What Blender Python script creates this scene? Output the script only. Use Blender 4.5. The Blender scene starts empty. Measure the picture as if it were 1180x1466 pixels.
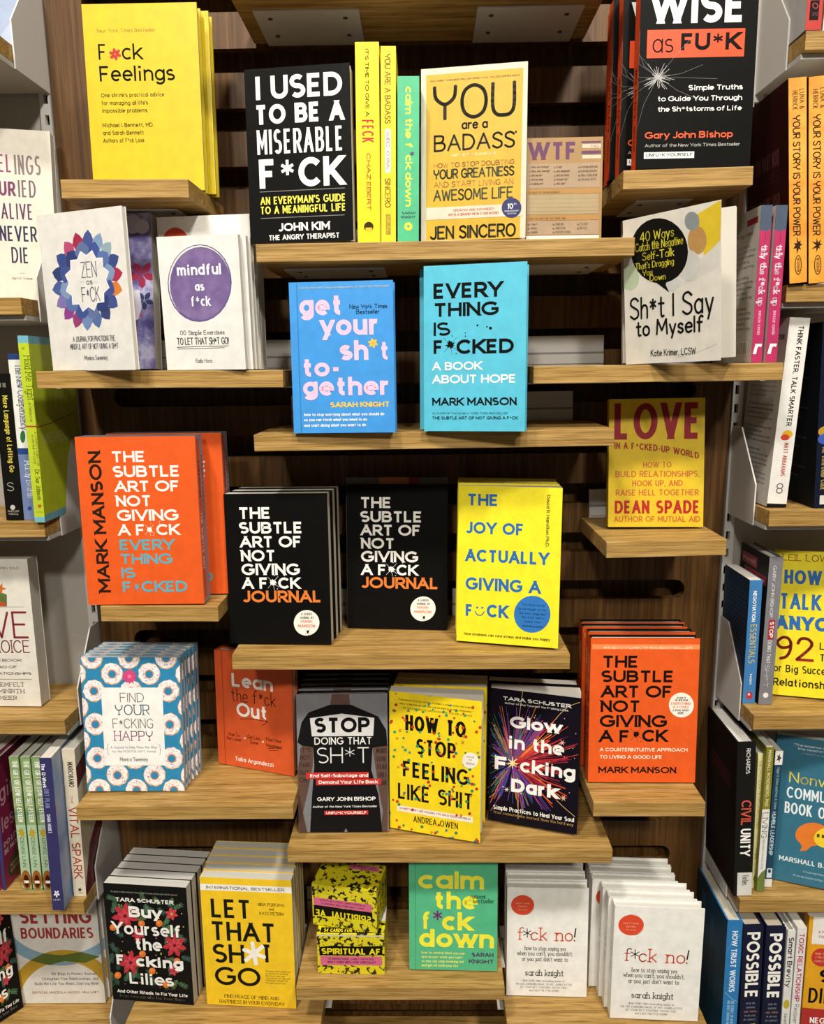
import bpy, math, random
import numpy as np
from mathutils import Matrix, Vector
random.seed(7)
SC = bpy.context.scene
COL = SC.collection

# ------------------------------------------------------------------ camera
IW, IH, FPX = 1180.0, 1466.0, 1095.0
CAM_P = np.array((0.0, -1.15, 1.5))
PITCH, YAW, ROLL = math.radians(10.75), math.radians(1.0), -0.0125
def cam_axes():
    f = np.array((-math.sin(YAW) * math.cos(PITCH), math.cos(YAW) * math.cos(PITCH), -math.sin(PITCH)))
    r = np.cross(f, (0, 0, 1.0)); r /= np.linalg.norm(r)
    u = np.cross(r, f)
    c, s = math.cos(ROLL), math.sin(ROLL)
    return r * c + u * s, u * c - r * s, f
CR, CU, CF = cam_axes()
cd = bpy.data.cameras.new('camera'); cam = bpy.data.objects.new('camera', cd); COL.objects.link(cam)
cd.sensor_fit = 'HORIZONTAL'; cd.sensor_width = 36.0; cd.lens = 36.0 * FPX / IW; cd.clip_start = 0.05
m = Matrix.Identity(4)
for i in range(3):
    m[i][0], m[i][1], m[i][2], m[i][3] = CR[i], CU[i], -CF[i], CAM_P[i]
cam.matrix_world = m
SC.camera = cam

# ------------------------------------------------------------------ world, lamps, exposure
SC.view_settings.view_transform = 'Standard'; SC.view_settings.look = 'None'
SC.view_settings.gamma = 1.0; SC.view_settings.use_curve_mapping = False
SC.view_settings.exposure = -0.58
w = bpy.data.worlds.new('store_light'); SC.world = w; w.use_nodes = True
w.node_tree.nodes['Background'].inputs[0].default_value = (1.0, 0.95, 0.88, 1)
w.node_tree.nodes['Background'].inputs[1].default_value = 0.10
def lamp(name, loc, aim, power, size, col=(1, 0.955, 0.875)):
    l = bpy.data.lights.new(name, 'AREA'); l.energy = power; l.size = size; l.color = col; l.shape = 'DISK'
    o = bpy.data.objects.new(name, l); COL.objects.link(o); o.location = loc
    o.rotation_euler = (Vector(aim) - Vector(loc)).to_track_quat('-Z', 'Y').to_euler()
    return o
lamp('ceiling_lamp', (-0.8, -1.75, 3.9), (-0.2, 0, 1.0), 95, 0.3)
lamp('ceiling_lamp', (0.9, -1.85, 3.9), (0.2, 0, 1.0), 95, 0.3)
lamp('ceiling_lamp', (-0.7, -4.0, 3.9), (-0.1, 0, 0.8), 120, 0.4)
lamp('ceiling_lamp', (1.0, -4.1, 3.9), (0.1, 0, 0.8), 120, 0.4)

# ------------------------------------------------------------------ pixel <-> place
def ray(px, py):
    d = CF + CR * ((px - IW / 2) / FPX) - CU * ((py - IH / 2) / FPX)
    return d
def at_y(px, py, Y):
    d = ray(px, py); t = (Y - CAM_P[1]) / d[1]; return CAM_P + d * t
def at_x(px, py, X):
    d = ray(px, py); t = (X - CAM_P[0]) / d[0]; return CAM_P + d * t
def proj(P):
    v = P - CAM_P; z = v @ CF
    return np.array((IW / 2 + FPX * (v @ CR) / z, IH / 2 - FPX * (v @ CU) / z))

# ------------------------------------------------------------------ materials
MATS = {}
def lin(h):
    h = h.lstrip('#'); v = [int(h[i:i + 2], 16) / 255 for i in (0, 2, 4)]
    return tuple(((c + 0.055) / 1.055) ** 2.4 if c > 0.04045 else c / 12.92 for c in v) + (1,)
def nodes(name):
    M = bpy.data.materials.new(name); M.use_nodes = True
    return M, M.node_tree.nodes, M.node_tree.links, M.node_tree.nodes['Principled BSDF']
def coords(N, L, sc, rot=(0, 0, 0)):
    tc = N.new('ShaderNodeTexCoord'); mp = N.new('ShaderNodeMapping'); L.new(tc.outputs['Object'], mp.inputs[0])
    mp.inputs['Scale'].default_value = sc; mp.inputs['Rotation'].default_value = rot
    return mp.outputs[0]
def noise(N, L, vec, scale, detail=3, rough=0.55):
    n = N.new('ShaderNodeTexNoise'); L.new(vec, n.inputs['Vector']); n.inputs['Scale'].default_value = scale
    n.inputs['Detail'].default_value = detail; n.inputs['Roughness'].default_value = rough
    return n.outputs['Fac']
def ramp(N, L, fac, stops):
    r = N.new('ShaderNodeValToRGB'); L.new(fac, r.inputs[0]); e = r.color_ramp.elements
    while len(e) < len(stops): e.new(0.5)
    for i, (p, c) in enumerate(stops): e[i].position = p; e[i].color = c if len(c) == 4 else (*c, 1)
    return r.outputs['Color']
def ink(h, rough=0.42):
    """printed card or ink of one colour, very slightly mottled"""
    k = ('ink', h, rough)
    if k in MATS: return MATS[k]
    M, N, L, B = nodes('print_' + h.strip('#')); c = lin(h)
    f = noise(N, L, coords(N, L, (1, 1, 1)), 60, 2)
    a = tuple(x * 0.95 for x in c[:3]); b = tuple(min(1, x * 1.05) for x in c[:3])
    L.new(ramp(N, L, f, [(0.35, a), (0.65, b)]), B.inputs['Base Color'])
    B.inputs['Roughness'].default_value = rough; B.inputs['Specular IOR Level'].default_value = 0.05 + 0.27 * min(1, 4 * max(c[:3]))
    MATS[k] = M; return M
def paper(h='#d8d2c4'):
    k = ('paper', h)
    if k in MATS: return MATS[k]
    M, N, L, B = nodes('page_edges_' + h.strip('#')); c = lin(h)
    f = noise(N, L, coords(N, L, (6, 900, 6)), 1.0, 2)
    L.new(ramp(N, L, f, [(0.3, tuple(x * 0.82 for x in c[:3])), (0.6, c)]), B.inputs['Base Color'])
    B.inputs['Roughness'].default_value = 0.85
    MATS[k] = M; return M
def wood(kind):
    if kind in MATS: return MATS[kind]
    M, N, L, B = nodes(kind)
    if kind == 'oak':
        v = coords(N, L, (1.6, 34, 60)); f = noise(N, L, v, 3.2, 5, 0.62)
        v2 = coords(N, L, (9, 130, 330)); f2 = noise(N, L, v2, 2.2, 2, 0.6)
        c1 = ramp(N, L, f, [(0.30, lin('#876833')), (0.5, lin('#aa8649')), (0.72, lin('#c09e63'))])
        c2 = ramp(N, L, f2, [(0.36, (0.55, 0.48, 0.38)), (0.52, (1, 1, 1))])
    else:
        v = coords(N, L, (46, 20, 0.9)); f = noise(N, L, v, 3.0, 5, 0.6)
        v2 = coords(N, L, (330, 90, 7)); f2 = noise(N, L, v2, 1.8, 2, 0.6)
        c1 = ramp(N, L, f, [(0.30, lin('#3d270f')), (0.5, lin('#5b3d1a')), (0.74, lin('#735128'))])
        c2 = ramp(N, L, f2, [(0.34, (0.55, 0.5, 0.45)), (0.56, (1, 1, 1))])
    mx = N.new('ShaderNodeMix'); mx.data_type = 'RGBA'; mx.blend_type = 'MULTIPLY'; mx.inputs[0].default_value = 0.75
    L.new(c1, mx.inputs[6]); L.new(c2, mx.inputs[7]); L.new(mx.outputs[2], B.inputs['Base Color'])
    B.inputs['Roughness'].default_value = 0.5; B.inputs['Specular IOR Level'].default_value = 0.3
    bp = N.new('ShaderNodeBump'); bp.inputs['Strength'].default_value = 0.12; bp.inputs['Distance'].default_value = 0.001
    L.new(f2, bp.inputs['Height']); L.new(bp.outputs[0], B.inputs['Normal'])
    MATS[kind] = M; return M
def metal(h='#cfcbc4', rough=0.4):
    k = ('metal', h)
    if k in MATS: return MATS[k]
    M, N, L, B = nodes('painted_steel_' + h.strip('#')); c = lin(h)
    f = noise(N, L, coords(N, L, (1, 1, 1)), 400, 2)
    L.new(ramp(N, L, f, [(0.3, tuple(x * 0.94 for x in c[:3])), (0.7, c)]), B.inputs['Base Color'])
    B.inputs['Roughness'].default_value = rough
    MATS[k] = M; return M
def blend_ink(name, stops, scale=30, detail=4, sc=(1, 1, 1), rough=0.4):
    if name in MATS: return MATS[name]
    M, N, L, B = nodes(name)
    f = noise(N, L, coords(N, L, sc), scale, detail, 0.6)
    L.new(ramp(N, L, f, [(p, lin(h)) for p, h in stops]), B.inputs['Base Color'])
    B.inputs['Roughness'].default_value = rough
    MATS[name] = M; return M
def M_(c):
    if not isinstance(c, str): return c
    if c == 'purple_wash': return blend_ink('purple_watercolour', [(0.25, '#5d4a7c'), (0.5, '#75608f'), (0.75, '#8d7aa4')], 38, 4)
    if c == 'galaxy': return blend_ink('galaxy_watercolour', [(0.3, '#3c3a72'), (0.42, '#5a5490'), (0.52, '#8f8ab8'), (0.6, '#b9b6d2'), (0.72, '#4a63a8')], 26, 5)
    if c == 'splatter': return blend_ink('yellow_splatter', [(0.40, '#15140c'), (0.445, '#15140c'), (0.46, '#d8ca1e'), (0.8, '#d6c520')], 125, 6)
    if c == 'bluefade': return blend_ink('blue_sky_cover', [(0.3, '#4a5f92'), (0.5, '#7f97bd'), (0.7, '#b9a8a0')], 14, 2)
    if c == 'marigold': return blend_ink('orange_mottled', [(0.3, '#c67b1c'), (0.5, '#de9a33'), (0.75, '#e6ac48')], 22, 4)
    if c == 'garden': return blend_ink('green_garden_spine', [(0.3, '#4d7a5e'), (0.5, '#8aa368'), (0.62, '#a8b98a'), (0.8, '#7d8a32')], 20, 3)
    if c == 'redpattern': return blend_ink('dark_red_pattern', [(0.4, '#4a1420'), (0.55, '#6e1f2b')], 120, 3)
    return ink(c)

# ------------------------------------------------------------------ mesh building
class MB:
    def __init__(s): s.v = []; s.f = []; s.m = []; s.mats = []
    def mi(s, mat):
        mat = M_(mat)
        if mat not in s.mats: s.mats.append(mat)
        return s.mats.index(mat)
    def add(s, vs, fs, mat):
        b = len(s.v); s.v += [tuple(p) for p in vs]; k = s.mi(mat)
        for f in fs: s.f.append([b + i for i in f]); s.m.append(k)
    def box(s, x0, y0, z0, x1, y1, z1, mat):
        s.add([(x, y, z) for z in (z0, z1) for y in (y0, y1) for x in (x0, x1)],
              [(0, 2, 3, 1), (4, 5, 7, 6), (0, 1, 5, 4), (2, 6, 7, 3), (0, 4, 6, 2), (1, 3, 7, 5)], mat)
    def prism(s, pts, axis, a, b, mat):
        """polygon pts extruded along axis from a to b (polygon axes in cyclic order for x: yz, y: xz, z: xy)"""
        n = len(pts)
        mk = {'x': lambda p, t: (t, p[0], p[1]), 'y': lambda p, t: (p[0], t, p[1]), 'z': lambda p, t: (p[0], p[1], t)}[axis]
        vs = [mk(p, a) for p in pts] + [mk(p, b) for p in pts]
        s.add(vs, [list(range(n))[::-1], list(range(n, 2 * n))] + [(i, (i + 1) % n, n + (i + 1) % n, n + i) for i in range(n)], mat)
    def build(s, name, parent=None, bevel=0):
        me = bpy.data.meshes.new(name); me.from_pydata(s.v, [], s.f)
        for mt in s.mats: me.materials.append(mt)
        me.polygons.foreach_set('material_index', s.m); me.update()
        o = bpy.data.objects.new(name, me); COL.objects.link(o); o.parent = parent
        if bevel:
            b = o.modifiers.new('bevel', 'BEVEL'); b.width = bevel; b.segments = 2; b.limit_method = 'ANGLE'
        return o
def empty(name, mw, label=None, cat=None, group=None):
    o = bpy.data.objects.new(name, None); COL.objects.link(o); o.matrix_world = mw; o.empty_display_size = 0.02
    return tag(o, label, cat, group)
def tag(o, label=None, cat=None, group=None, kind=None):
    if label: o['label'] = label
    if cat: o['category'] = cat
    if group: o['group'] = group
    if kind: o['kind'] = kind
    return o

# ------------------------------------------------------------------ lettering: outline glyphs and a hand-drawn stroke alphabet
GC = {}
def glyph(ch, off):
    k = (ch, off)
    if k in GC: return GC[k]
    if not hasattr(glyph, 'c'):
        glyph.c = bpy.data.curves.new('lettering', 'FONT'); glyph.o = bpy.data.objects.new('lettering', glyph.c)
    c, o = glyph.c, glyph.o; c.resolution_u = 3; c.offset = 0.0
    def wid(t):
        c.body = t; me = o.to_mesh(); r = max([v.co.x for v in me.vertices] or [0]); o.to_mesh_clear(); return r
    adv = wid('H' + ch + 'H') - wid('HH')
    c.offset = off; c.body = ch; me = o.to_mesh()
    vs = [(v.co.x, v.co.y) for v in me.vertices]; fs = [tuple(p.vertices) for p in me.polygons]; o.to_mesh_clear()
    GC[k] = (vs, fs, adv + off * 1.4); return GC[k]
def text_geo(txt, off):
    """glyph triangles scaled to 0..1 across the line and 0..1 from baseline to capital height"""
    x = 0; V = []; F = []
    for ch in txt:
        vs, fs, adv = glyph(ch, off); b = len(V)
        V += [(x + p[0], p[1]) for p in vs]; F += [[b + i for i in f] for f in fs]; x += adv
    if not V: return [], []
    x0 = min(p[0] for p in V); x1 = max(p[0] for p in V); cap = 0.69 + 2 * off
    return [((p[0] - x0) / max(1e-6, x1 - x0), (p[1] + off) / cap) for p in V], F
BO_ = '@.27,.35,.27,.35,90,450'
BF = {'A': '0,0 .38,1 .76,0|.13,.33 .63,.33', 'B': '0,0 0,1 .34,1 @.34,.765,.235,.235,90,-90 0,.53|.34,.53 @.36,.265,.265,.265,90,-90 0,0', 'C': '@.43,.5,.43,.5,42,318', 'D': '0,0 0,1 .28,1 @.28,.5,.44,.5,90,-90 0,0',
 'E': '.52,1 0,1 0,0 .52,0|0,.51 .46,.51', 'F': '.52,1 0,1 0,0|0,.49 .45,.49', 'G': '@.45,.5,.45,.5,42,328 .84,.46 .5,.46', 'H': '0,0 0,1|.64,0 .64,1|0,.51 .64,.51', 'I': '0,0 0,1', 'J': '.42,1 .42,.26 @.2,.26,.22,.26,0,-150',
 'K': '0,0 0,1|.6,1 0,.36|.2,.56 .64,0', 'L': '0,1 0,0 .5,0', 'M': '0,0 0,1 .4,.3 .8,1 .8,0', 'N': '0,0 0,1 .62,0 .62,1', 'O': '@.46,.5,.46,.5,90,450', 'P': '0,0 0,1 .34,1 @.34,.71,.27,.29,90,-90 0,.42',
 'Q': '@.46,.5,.46,.5,90,450|.55,.28 .9,-.04', 'R': '0,0 0,1 .34,1 @.34,.72,.26,.28,90,-90 0,.44|.3,.44 .6,0', 'S': '@.31,.755,.27,.245,38,270 @.33,.255,.28,.255,90,-142', 'T': '0,1 .64,1|.32,1 .32,0',
 'U': '0,1 0,.34 @.33,.34,.33,.34,180,360 .66,1', 'V': '0,1 .36,0 .72,1', 'W': '0,1 .3,0 .61,1 .92,0 1.22,1', 'X': '0,0 .64,1|0,1 .64,0', 'Y': '0,1 .35,.42 .7,1|.35,.42 .35,0', 'Z': '0,1 .56,1 0,0 .58,0',
 'a': BO_ + '|.54,.7 .54,0', 'b': '0,1 0,0|' + BO_, 'c': '@.29,.35,.29,.35,48,312', 'd': BO_ + '|.54,1 .54,0', 'e': '.02,.35 .55,.35 @.28,.35,.27,.35,0,312', 'f': '@.34,.8,.2,.2,75,180 .14,0|0,.66 .34,.66',
 'g': BO_ + '|.54,.7 .54,-.04 @.27,-.04,.27,.26,0,-150', 'h': '0,1 0,0|0,.4 @.25,.42,.25,.28,180,0 .5,0', 'i': '0,.6 0,0|-.09,.97 .09,.97', 'j': '.14,.6 .14,-.15 @.02,-.15,.12,.15,0,-90|.05,.97 .23,.97', 'k': '0,1 0,0|.46,.7 0,.24|.16,.4 .5,0', 'l': '0,1 0,0',
 'm': '0,.7 0,0|0,.4 @.2,.46,.2,.24,180,0 .4,0|@.6,.46,.2,.24,180,0 .8,0', 'n': '0,.7 0,0|0,.4 @.25,.43,.25,.27,180,0 .5,0', 'o': '@.29,.35,.29,.35,90,450', 'p': '0,.7 0,-.3|' + BO_, 'q': BO_ + '|.54,.7 .54,-.3', 'r': '0,.7 0,0|0,.4 @.24,.42,.24,.28,180,75',
 's': '@.22,.53,.2,.17,38,270 @.23,.18,.22,.18,90,-145', 't': '.16,.95 .16,.2 @.34,.2,.18,.2,180,275|0,.66 .36,.66', 'u': '0,.7 0,.27 @.25,.27,.25,.27,180,360 .5,.4|.5,.7 .5,0', 'v': '0,.7 .25,0 .5,.7', 'w': '0,.7 .23,0 .46,.7 .69,0 .92,.7',
 'x': '0,0 .46,.7|0,.7 .46,0', 'y': '0,.7 .25,0|.5,.7 .14,-.3', 'z': '0,.7 .42,.7 0,0 .44,0', '0': '@.3,.5,.3,.5,90,450', '1': '0,.78 .22,1 .22,0', '2': '@.28,.72,.27,.28,160,-38 0,0 .58,0', '4': '.42,0 .42,1 0,.27 .6,.27', '5': '.5,1 .08,1 .05,.6 @.26,.33,.28,.33,120,-140',
 '9': '@.28,.69,.28,.31,90,450|@.06,.69,.5,.69,0,-70', '*': '.3,.4 .3,1.0|.04,.55 .56,.85|.04,.85 .56,.55', "'": '.0,1 .0,.74', '"': '0,1 0,.74|.2,1 .2,.74', '!': '0,1 0,.34|0,.06 0,0', '.': '0,.06 0,0', ',': '.05,.08 0,-.16', '-': '0,.36 .28,.36',
 '&': '.7,0 .15,.7 @.3,.82,.17,.18,200,-30 .1,.4 @.26,.24,.24,.24,140,330 .66,.45', '(': '@.3,.45,.3,.62,130,230', ')': '@-.1,.45,.3,.62,50,-50', '?': '@.24,.75,.24,.25,170,-60 .22,.3|.22,.06 .22,0', '#': '.1,0 .2,1|.4,0 .5,1|0,.33 .56,.33|.04,.66 .6,.66'}
def bf_strokes(ch, seg):
    out = []
    for part in BF[ch].split('|'):
        P = []
        for tk in part.split():
            if tk[0] == '@':
                cx, cy, rx, ry, a0, a1 = map(float, tk[1:].split(',')); n = max(3, int(abs(a1 - a0) / 90 * seg))
                P += [(cx + rx * math.cos(math.radians(a0 + (a1 - a0) * k / n)), cy + ry * math.sin(math.radians(a0 + (a1 - a0) * k / n))) for k in range(n + 1)]
            else: P.append(tuple(map(float, tk.split(','))))
        Q = [P[0]]
        for p in P[1:]:
            if abs(p[0] - Q[-1][0]) + abs(p[1] - Q[-1][1]) > 1e-4: Q.append(p)
        cur = [Q[0]]
        for k in range(1, len(Q)):                      # split at sharp vertices that sit on a line of the alphabet
            cur.append(Q[k])
            if k < len(Q) - 1 and min(abs(Q[k][1] - y) for y in (0, 1, .7)) < 1e-6:
                a = np.subtract(Q[k], Q[k - 1]); b = np.subtract(Q[k + 1], Q[k])
                if a @ b < -0.25 * np.linalg.norm(a) * np.linalg.norm(b): out.append(cur); cur = [Q[k]]
        out.append(cur)
    return out
def block_text(txt, bold, run, cap):
    """thick even strokes fitted to a line run x cap metres; returns vertices as fractions of the line, and quads"""
    seg = 7 if cap > .008 else 4 if cap > .003 else 3
    wf = .12 + 2.35 * bold if bold >= 0 else .115 + 5 * bold
    GL = []; tw = 0; ng = -1; nsp = 0
    for ch in txt:
        if ch == ' ': GL.append(None); nsp += 1; continue
        st = bf_strokes(ch, seg); mn = min(p[0] for s_ in st for p in s_); wd = max(p[0] for s_ in st for p in s_) - mn
        GL.append((st, mn, wd, .5 if ch == '*' else 1)); tw += wd; ng += 1
    if ng < 0: return [], []
    w = min(wf * cap, .36 * run / max(1, tw + .25 * ng + .3 * nsp), run * .9)
    gs = w + (.085 if wf > .16 else .11) * cap; sp = .42 * cap; room = run - w
    for _ in range(3):
        gg, ss = gs, sp
        if gs * ng + sp * nsp > .46 * room: q_ = .46 * room / (gs * ng + sp * nsp); gg, ss = gs * q_, sp * q_
        sx = max(room - gg * ng - ss * nsp, 1e-5) / tw if tw > .03 else 0
        if sx and ng > 0 and w > .52 * tw / (ng + 1) * sx: gs -= w * .15; w *= .85; room = run - w
        else: break
    gs, sp = gg, ss
    x = 0; S = []
    for g_ in GL:
        if g_ is None: x += sp; continue
        st, mn, wd, th = g_; S += [([(x + (p[0] - mn) * sx, p[1]) for p in s_], [p[1] for p in s_], th) for s_ in st]; x += wd * sx + gs
    V = []; F = []; h = w / 2
    for k_, (pts_, sy_, th_) in enumerate(S):
        k_ = k_ % 4; h = w / 2
        P = [np.array((h + p[0], h + p[1] * (cap - w))) for p in pts_]; n = len(P); h = h * th_
        if n < 2: continue
        closed = np.linalg.norm(P[0] - P[-1]) < 1e-6; L = []
        D_ = [(P[i + 1] - P[i]) / max(1e-9, np.linalg.norm(P[i + 1] - P[i])) for i in range(n - 1)]
        for i in range(n):
            if 0 < i < n - 1 or closed:
                a, b = D_[i - 1 if i else -1], D_[i if i < n - 1 else 0]; t = a + b; tn = np.linalg.norm(t)
                if tn < 1e-6: t = a; tn = 1
                t = t / tn; q = np.array((-t[1], t[0])); c_ = max(.42, q @ np.array((-a[1], a[0]))); L.append((P[i] + q * h / c_, P[i] - q * h / c_))
            else:
                d = -D_[0] if i == 0 else D_[-1]; dd = D_[0] if i == 0 else D_[-1]; q = np.array((-dd[1], dd[0])); l, r = P[i] + q * h, P[i] - q * h
                if abs(d[1]) > .35 and min(abs(sy_[i] - y) for y in (0, 1, .7, -.3, .95, .06, .6)) < 1e-6:
                    yt = P[i][1] + math.copysign(h, d[1]); l = l + d * ((yt - l[1]) / d[1]); r = r + d * ((yt - r[1]) / d[1])
                L.append((l, r))
        o = len(V)
        for l, r in L: V += [(l[0] / run, l[1] / cap, k_ * 7e-6), (r[0] / run, r[1] / cap, k_ * 7e-6)]
        F += [[o + 2 * i, o + 2 * i + 1, o + 2 * i + 3, o + 2 * i + 2] for i in range(n - 1)]
    return V, F
bowl = '~.45,.5 .25,.62 .05,.5 0,.3 .08,.08 .25,0 .45,.12'
SF = {'A': '0,0 .4,1 .8,0|.15,.38 .65,.38', 'B': '0,0 0,1|~0,1 .5,.97 .57,.77 .45,.57 0,.53|~0,.53 .55,.5 .68,.27 .5,.03 0,0',
 'C': '~.7,.82 .45,1 .12,.85 0,.5 .12,.15 .45,0 .72,.18', 'D': '0,0 0,1|~0,1 .5,.92 .72,.5 .5,.08 0,0', 'E': '.6,1 0,1 0,0 .6,0|0,.52 .5,.52',
 'F': '.6,1 0,1 0,0|0,.52 .5,.52', 'G': '~.7,.82 .45,1 .12,.85 0,.5 .12,.15 .45,0 .7,.15 .72,.45|.72,.45 .42,.45', 'H': '0,0 0,1|.65,0 .65,1|0,.52 .65,.52',
 'I': '0,0 0,1', 'J': '~.5,1 .5,.3 .42,.05 .2,0 0,.15', 'K': '0,0 0,1|.6,1 0,.42|.2,.6 .65,0', 'L': '0,1 0,0 .55,0', 'M': '0,0 .08,1 .42,.25 .78,1 .85,0',
 'N': '0,0 0,1 .65,0 .65,1', 'O': '~.4,1 .1,.85 0,.5 .1,.15 .4,0 .7,.15 .8,.5 .7,.85 .4,1', 'P': '0,0 0,1|~0,1 .5,.97 .6,.73 .5,.5 0,.45',
 'R': '0,0 0,1|~0,1 .5,.97 .6,.73 .5,.5 0,.45|.3,.46 .62,0', 'S': '~.58,.85 .35,1 .08,.9 .05,.68 .3,.53 .55,.38 .55,.12 .28,0 0,.14', 'T': '0,1 .7,1|.35,1 .35,0',
 'U': '~0,1 0,.3 .12,.05 .35,0 .58,.05 .7,.3 .7,1', 'V': '0,1 .35,0 .7,1', 'W': '0,1 .22,0 .48,.85 .74,0 .96,1', 'X': '0,0 .65,1|0,1 .65,0',
 'Y': '~0,1 .05,.65 .35,.45 .65,.65 .7,1|.35,.45 .35,0', 'Z': '0,1 .6,1 0,0 .6,0',
 'a': bowl + '|.47,.62 .47,0', 'b': '0,1 0,0|~0,.12 .22,0 .42,.1 .48,.32 .4,.53 .22,.62 0,.48', 'c': bowl, 'd': bowl + '|.47,1 .47,0',
 'e': '~0,.33 .45,.35 .4,.56 .23,.62 .05,.5 0,.3 .08,.07 .26,0 .45,.1', 'f': '~.42,.93 .3,1 .17,.88 .15,.6 .15,0|0,.6 .36,.6',
 'g': bowl + '|~.47,.62 .47,-.1 .38,-.28 .2,-.3 .05,-.2', 'h': '0,1 0,0|~0,.42 .15,.6 .32,.6 .42,.45 .42,0', 'i': '0,.62 0,0|0,.8 0,.86', 'j': '~.2,.62 .2,-.1 .12,-.28 0,-.25|.2,.8 .2,.86',
 'k': '0,1 0,0|.4,.62 0,.22|.12,.34 .44,0', 'l': '0,1 0,0', 'm': '0,.62 0,0|~0,.45 .12,.6 .27,.6 .33,.45 .33,0|~.33,.45 .45,.6 .6,.6 .66,.45 .66,0',
 'n': '0,.62 0,0|~0,.42 .15,.6 .32,.6 .42,.45 .42,0', 'o': '~.25,.62 .05,.5 0,.31 .05,.1 .25,0 .45,.1 .5,.31 .45,.5 .25,.62',
 'p': '0,.62 0,-.3|~0,.12 .22,0 .42,.1 .48,.32 .4,.53 .22,.62 0,.48', 'r': '0,.62 0,0|~0,.4 .1,.56 .3,.6', 's': '~.36,.52 .2,.62 .04,.52 .06,.37 .3,.27 .37,.12 .2,0 0,.1',
 't': '~.17,.9 .17,.15 .24,0 .36,.03|0,.62 .36,.62', 'u': '~0,.62 0,.2 .1,.02 .25,.02 .4,.18|.42,.62 .42,0', 'v': '0,.62 .2,0 .42,.62', 'w': '0,.62 .16,0 .33,.55 .5,0 .66,.62',
 'x': '0,.62 .42,0|0,0 .42,.62', 'y': '0,.62 .22,0|.45,.62 .15,-.3', 'z': '0,.62 .4,.62 0,0 .4,0', '*': '.2,.85 .2,.4|.02,.74 .38,.51|.02,.51 .38,.74',
 '!': '0,1 0,.3|0,.05 0,0', '.': '0,.05 0,0', ',': '.05,.05 0,-.15', "'": '0,1 0,.8', '-': '0,.35 .3,.35', '4': '.5,0 .5,1 0,.3 .65,.3', '0': '~.3,1 .08,.85 0,.5 .08,.15 .3,0 .52,.15 .6,.5 .52,.85 .3,1',
 '9': '~.5,.7 .4,.95 .2,.98 .02,.75 .15,.52 .4,.55 .5,.7|~.5,.75 .48,.4 .35,.1 .15,0', '2': '~.02,.75 .12,.97 .35,.98 .5,.78 .4,.5 0,0|0,0 .55,0', '&': '~.6,0 .2,.6 .2,.9 .4,.9 .4,.7 .05,.3 .1,.05 .35,0 .6,.3',
 '?': '~0,.8 .2,1 .42,.8 .22,.5 .2,.3|.2,.05 .2,0', '{': '~.2,1 .1,.95 .1,.6 0,.5 .1,.4 .1,.05 .2,0', '}': '~0,1 .1,.95 .1,.6 .2,.5 .1,.4 .1,.05 0,0'}
def smooth(P, n=4):
    out = []
    for i in range(len(P) - 1):
        lp = P[0] == P[-1]; a = P[i - 1] if i else P[-2 if lp else 0]; b = P[i]; c = P[i + 1]; d = P[i + 2] if i + 2 < len(P) else P[1 if lp else -1]
        for k in range(n):
            t = k / n
            out.append(tuple(0.5 * (2 * b[j] + (c[j] - a[j]) * t + (2 * a[j] - 5 * b[j] + 4 * c[j] - d[j]) * t * t + (3 * b[j] - a[j] - 3 * c[j] + d[j]) * t ** 3) for j in (0, 1)))
    return out + [P[-1]]
def stroke_text(txt, serif=False, gap=0.22):
    x = 0; S = []
    for ch in txt:
        if ch == ' ': x += 0.42; continue
        g = SF.get(ch)
        if g is None: continue
        w_ = 0
        for part in g.split('|'):
            sm = part.startswith('~'); P = [tuple(map(float, q.split(','))) for q in part.lstrip('~').split()]
            w_ = max(w_, max(p[0] for p in P))
            if serif and not sm or serif and ch in 'UfhnmrT':
                for e, q in ((P[0], P[1]), (P[-1], P[-2])):
                    if abs(e[1] - q[1]) > 0.25 and abs(e[0] - q[0]) < 0.3: S.append([(x + e[0] - .11, e[1]), (x + e[0] + .11, e[1])])
            if sm: P = smooth(P)
            S.append([(x + p[0], p[1]) for p in P])
        x += w_ + gap
    xs = [p[0] for s_ in S for p in s_]; a, b = min(xs), max(xs)
    return [[((p[0] - a) / max(1e-6, b - a), p[1]) for p in s_] for s_ in S]

# ------------------------------------------------------------------ cover art: printed shapes on one face of a thing
ZM = {'0': (0, 0, 1), 'A': (0, 0, 2.95), 'B': (320, 0, 2.95), 'C': (560, 0, 3.4706), 'D': (840, 0, 3.4706), 'E': (0, 280, 2.95), 'F': (380, 360, 2.95), 'G': (840, 280, 3.4706),
      'H': (0, 560, 3.4706), 'I': (300, 660, 3.2778), 'J': (620, 560, 2.6818), 'K': (1000, 540, 4.5833), 'L': (960, 760, 4.886), 'M': (0, 880, 3.6875), 'N': (290, 900, 4.2143),
      'O': (540, 940, 3.6875), 'P': (800, 860, 4.3115), 'Q': (980, 1000, 4.885), 'R': (960, 1200, 5.3636), 'S': (0, 1030, 4.8875), 'T': (0, 1200, 3.9333), 'U': (270, 1180, 3.9333),
      'V': (560, 1200, 3.9333), 'W': (700, 1180, 3.2778), 'Z1': (0, 0, 4.886), 'Z2': (0, 280, 5.236), 'Z3': (0, 470, 4.729), 'Z4': (0, 760, 4.886), 'Z5': (1060, 0, 6.108),
      'Z6': (1040, 200, 5.636), 'Z7': (1030, 420, 4.313), 'Z8': (1080, 760, 4.886), 'Z9': (1080, 1040, 5.64), 'X3': (0, 1280, 6.5556), 'X5': (440, 1230, 8.623), 'X6': (740, 180, 8.4286)}
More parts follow.
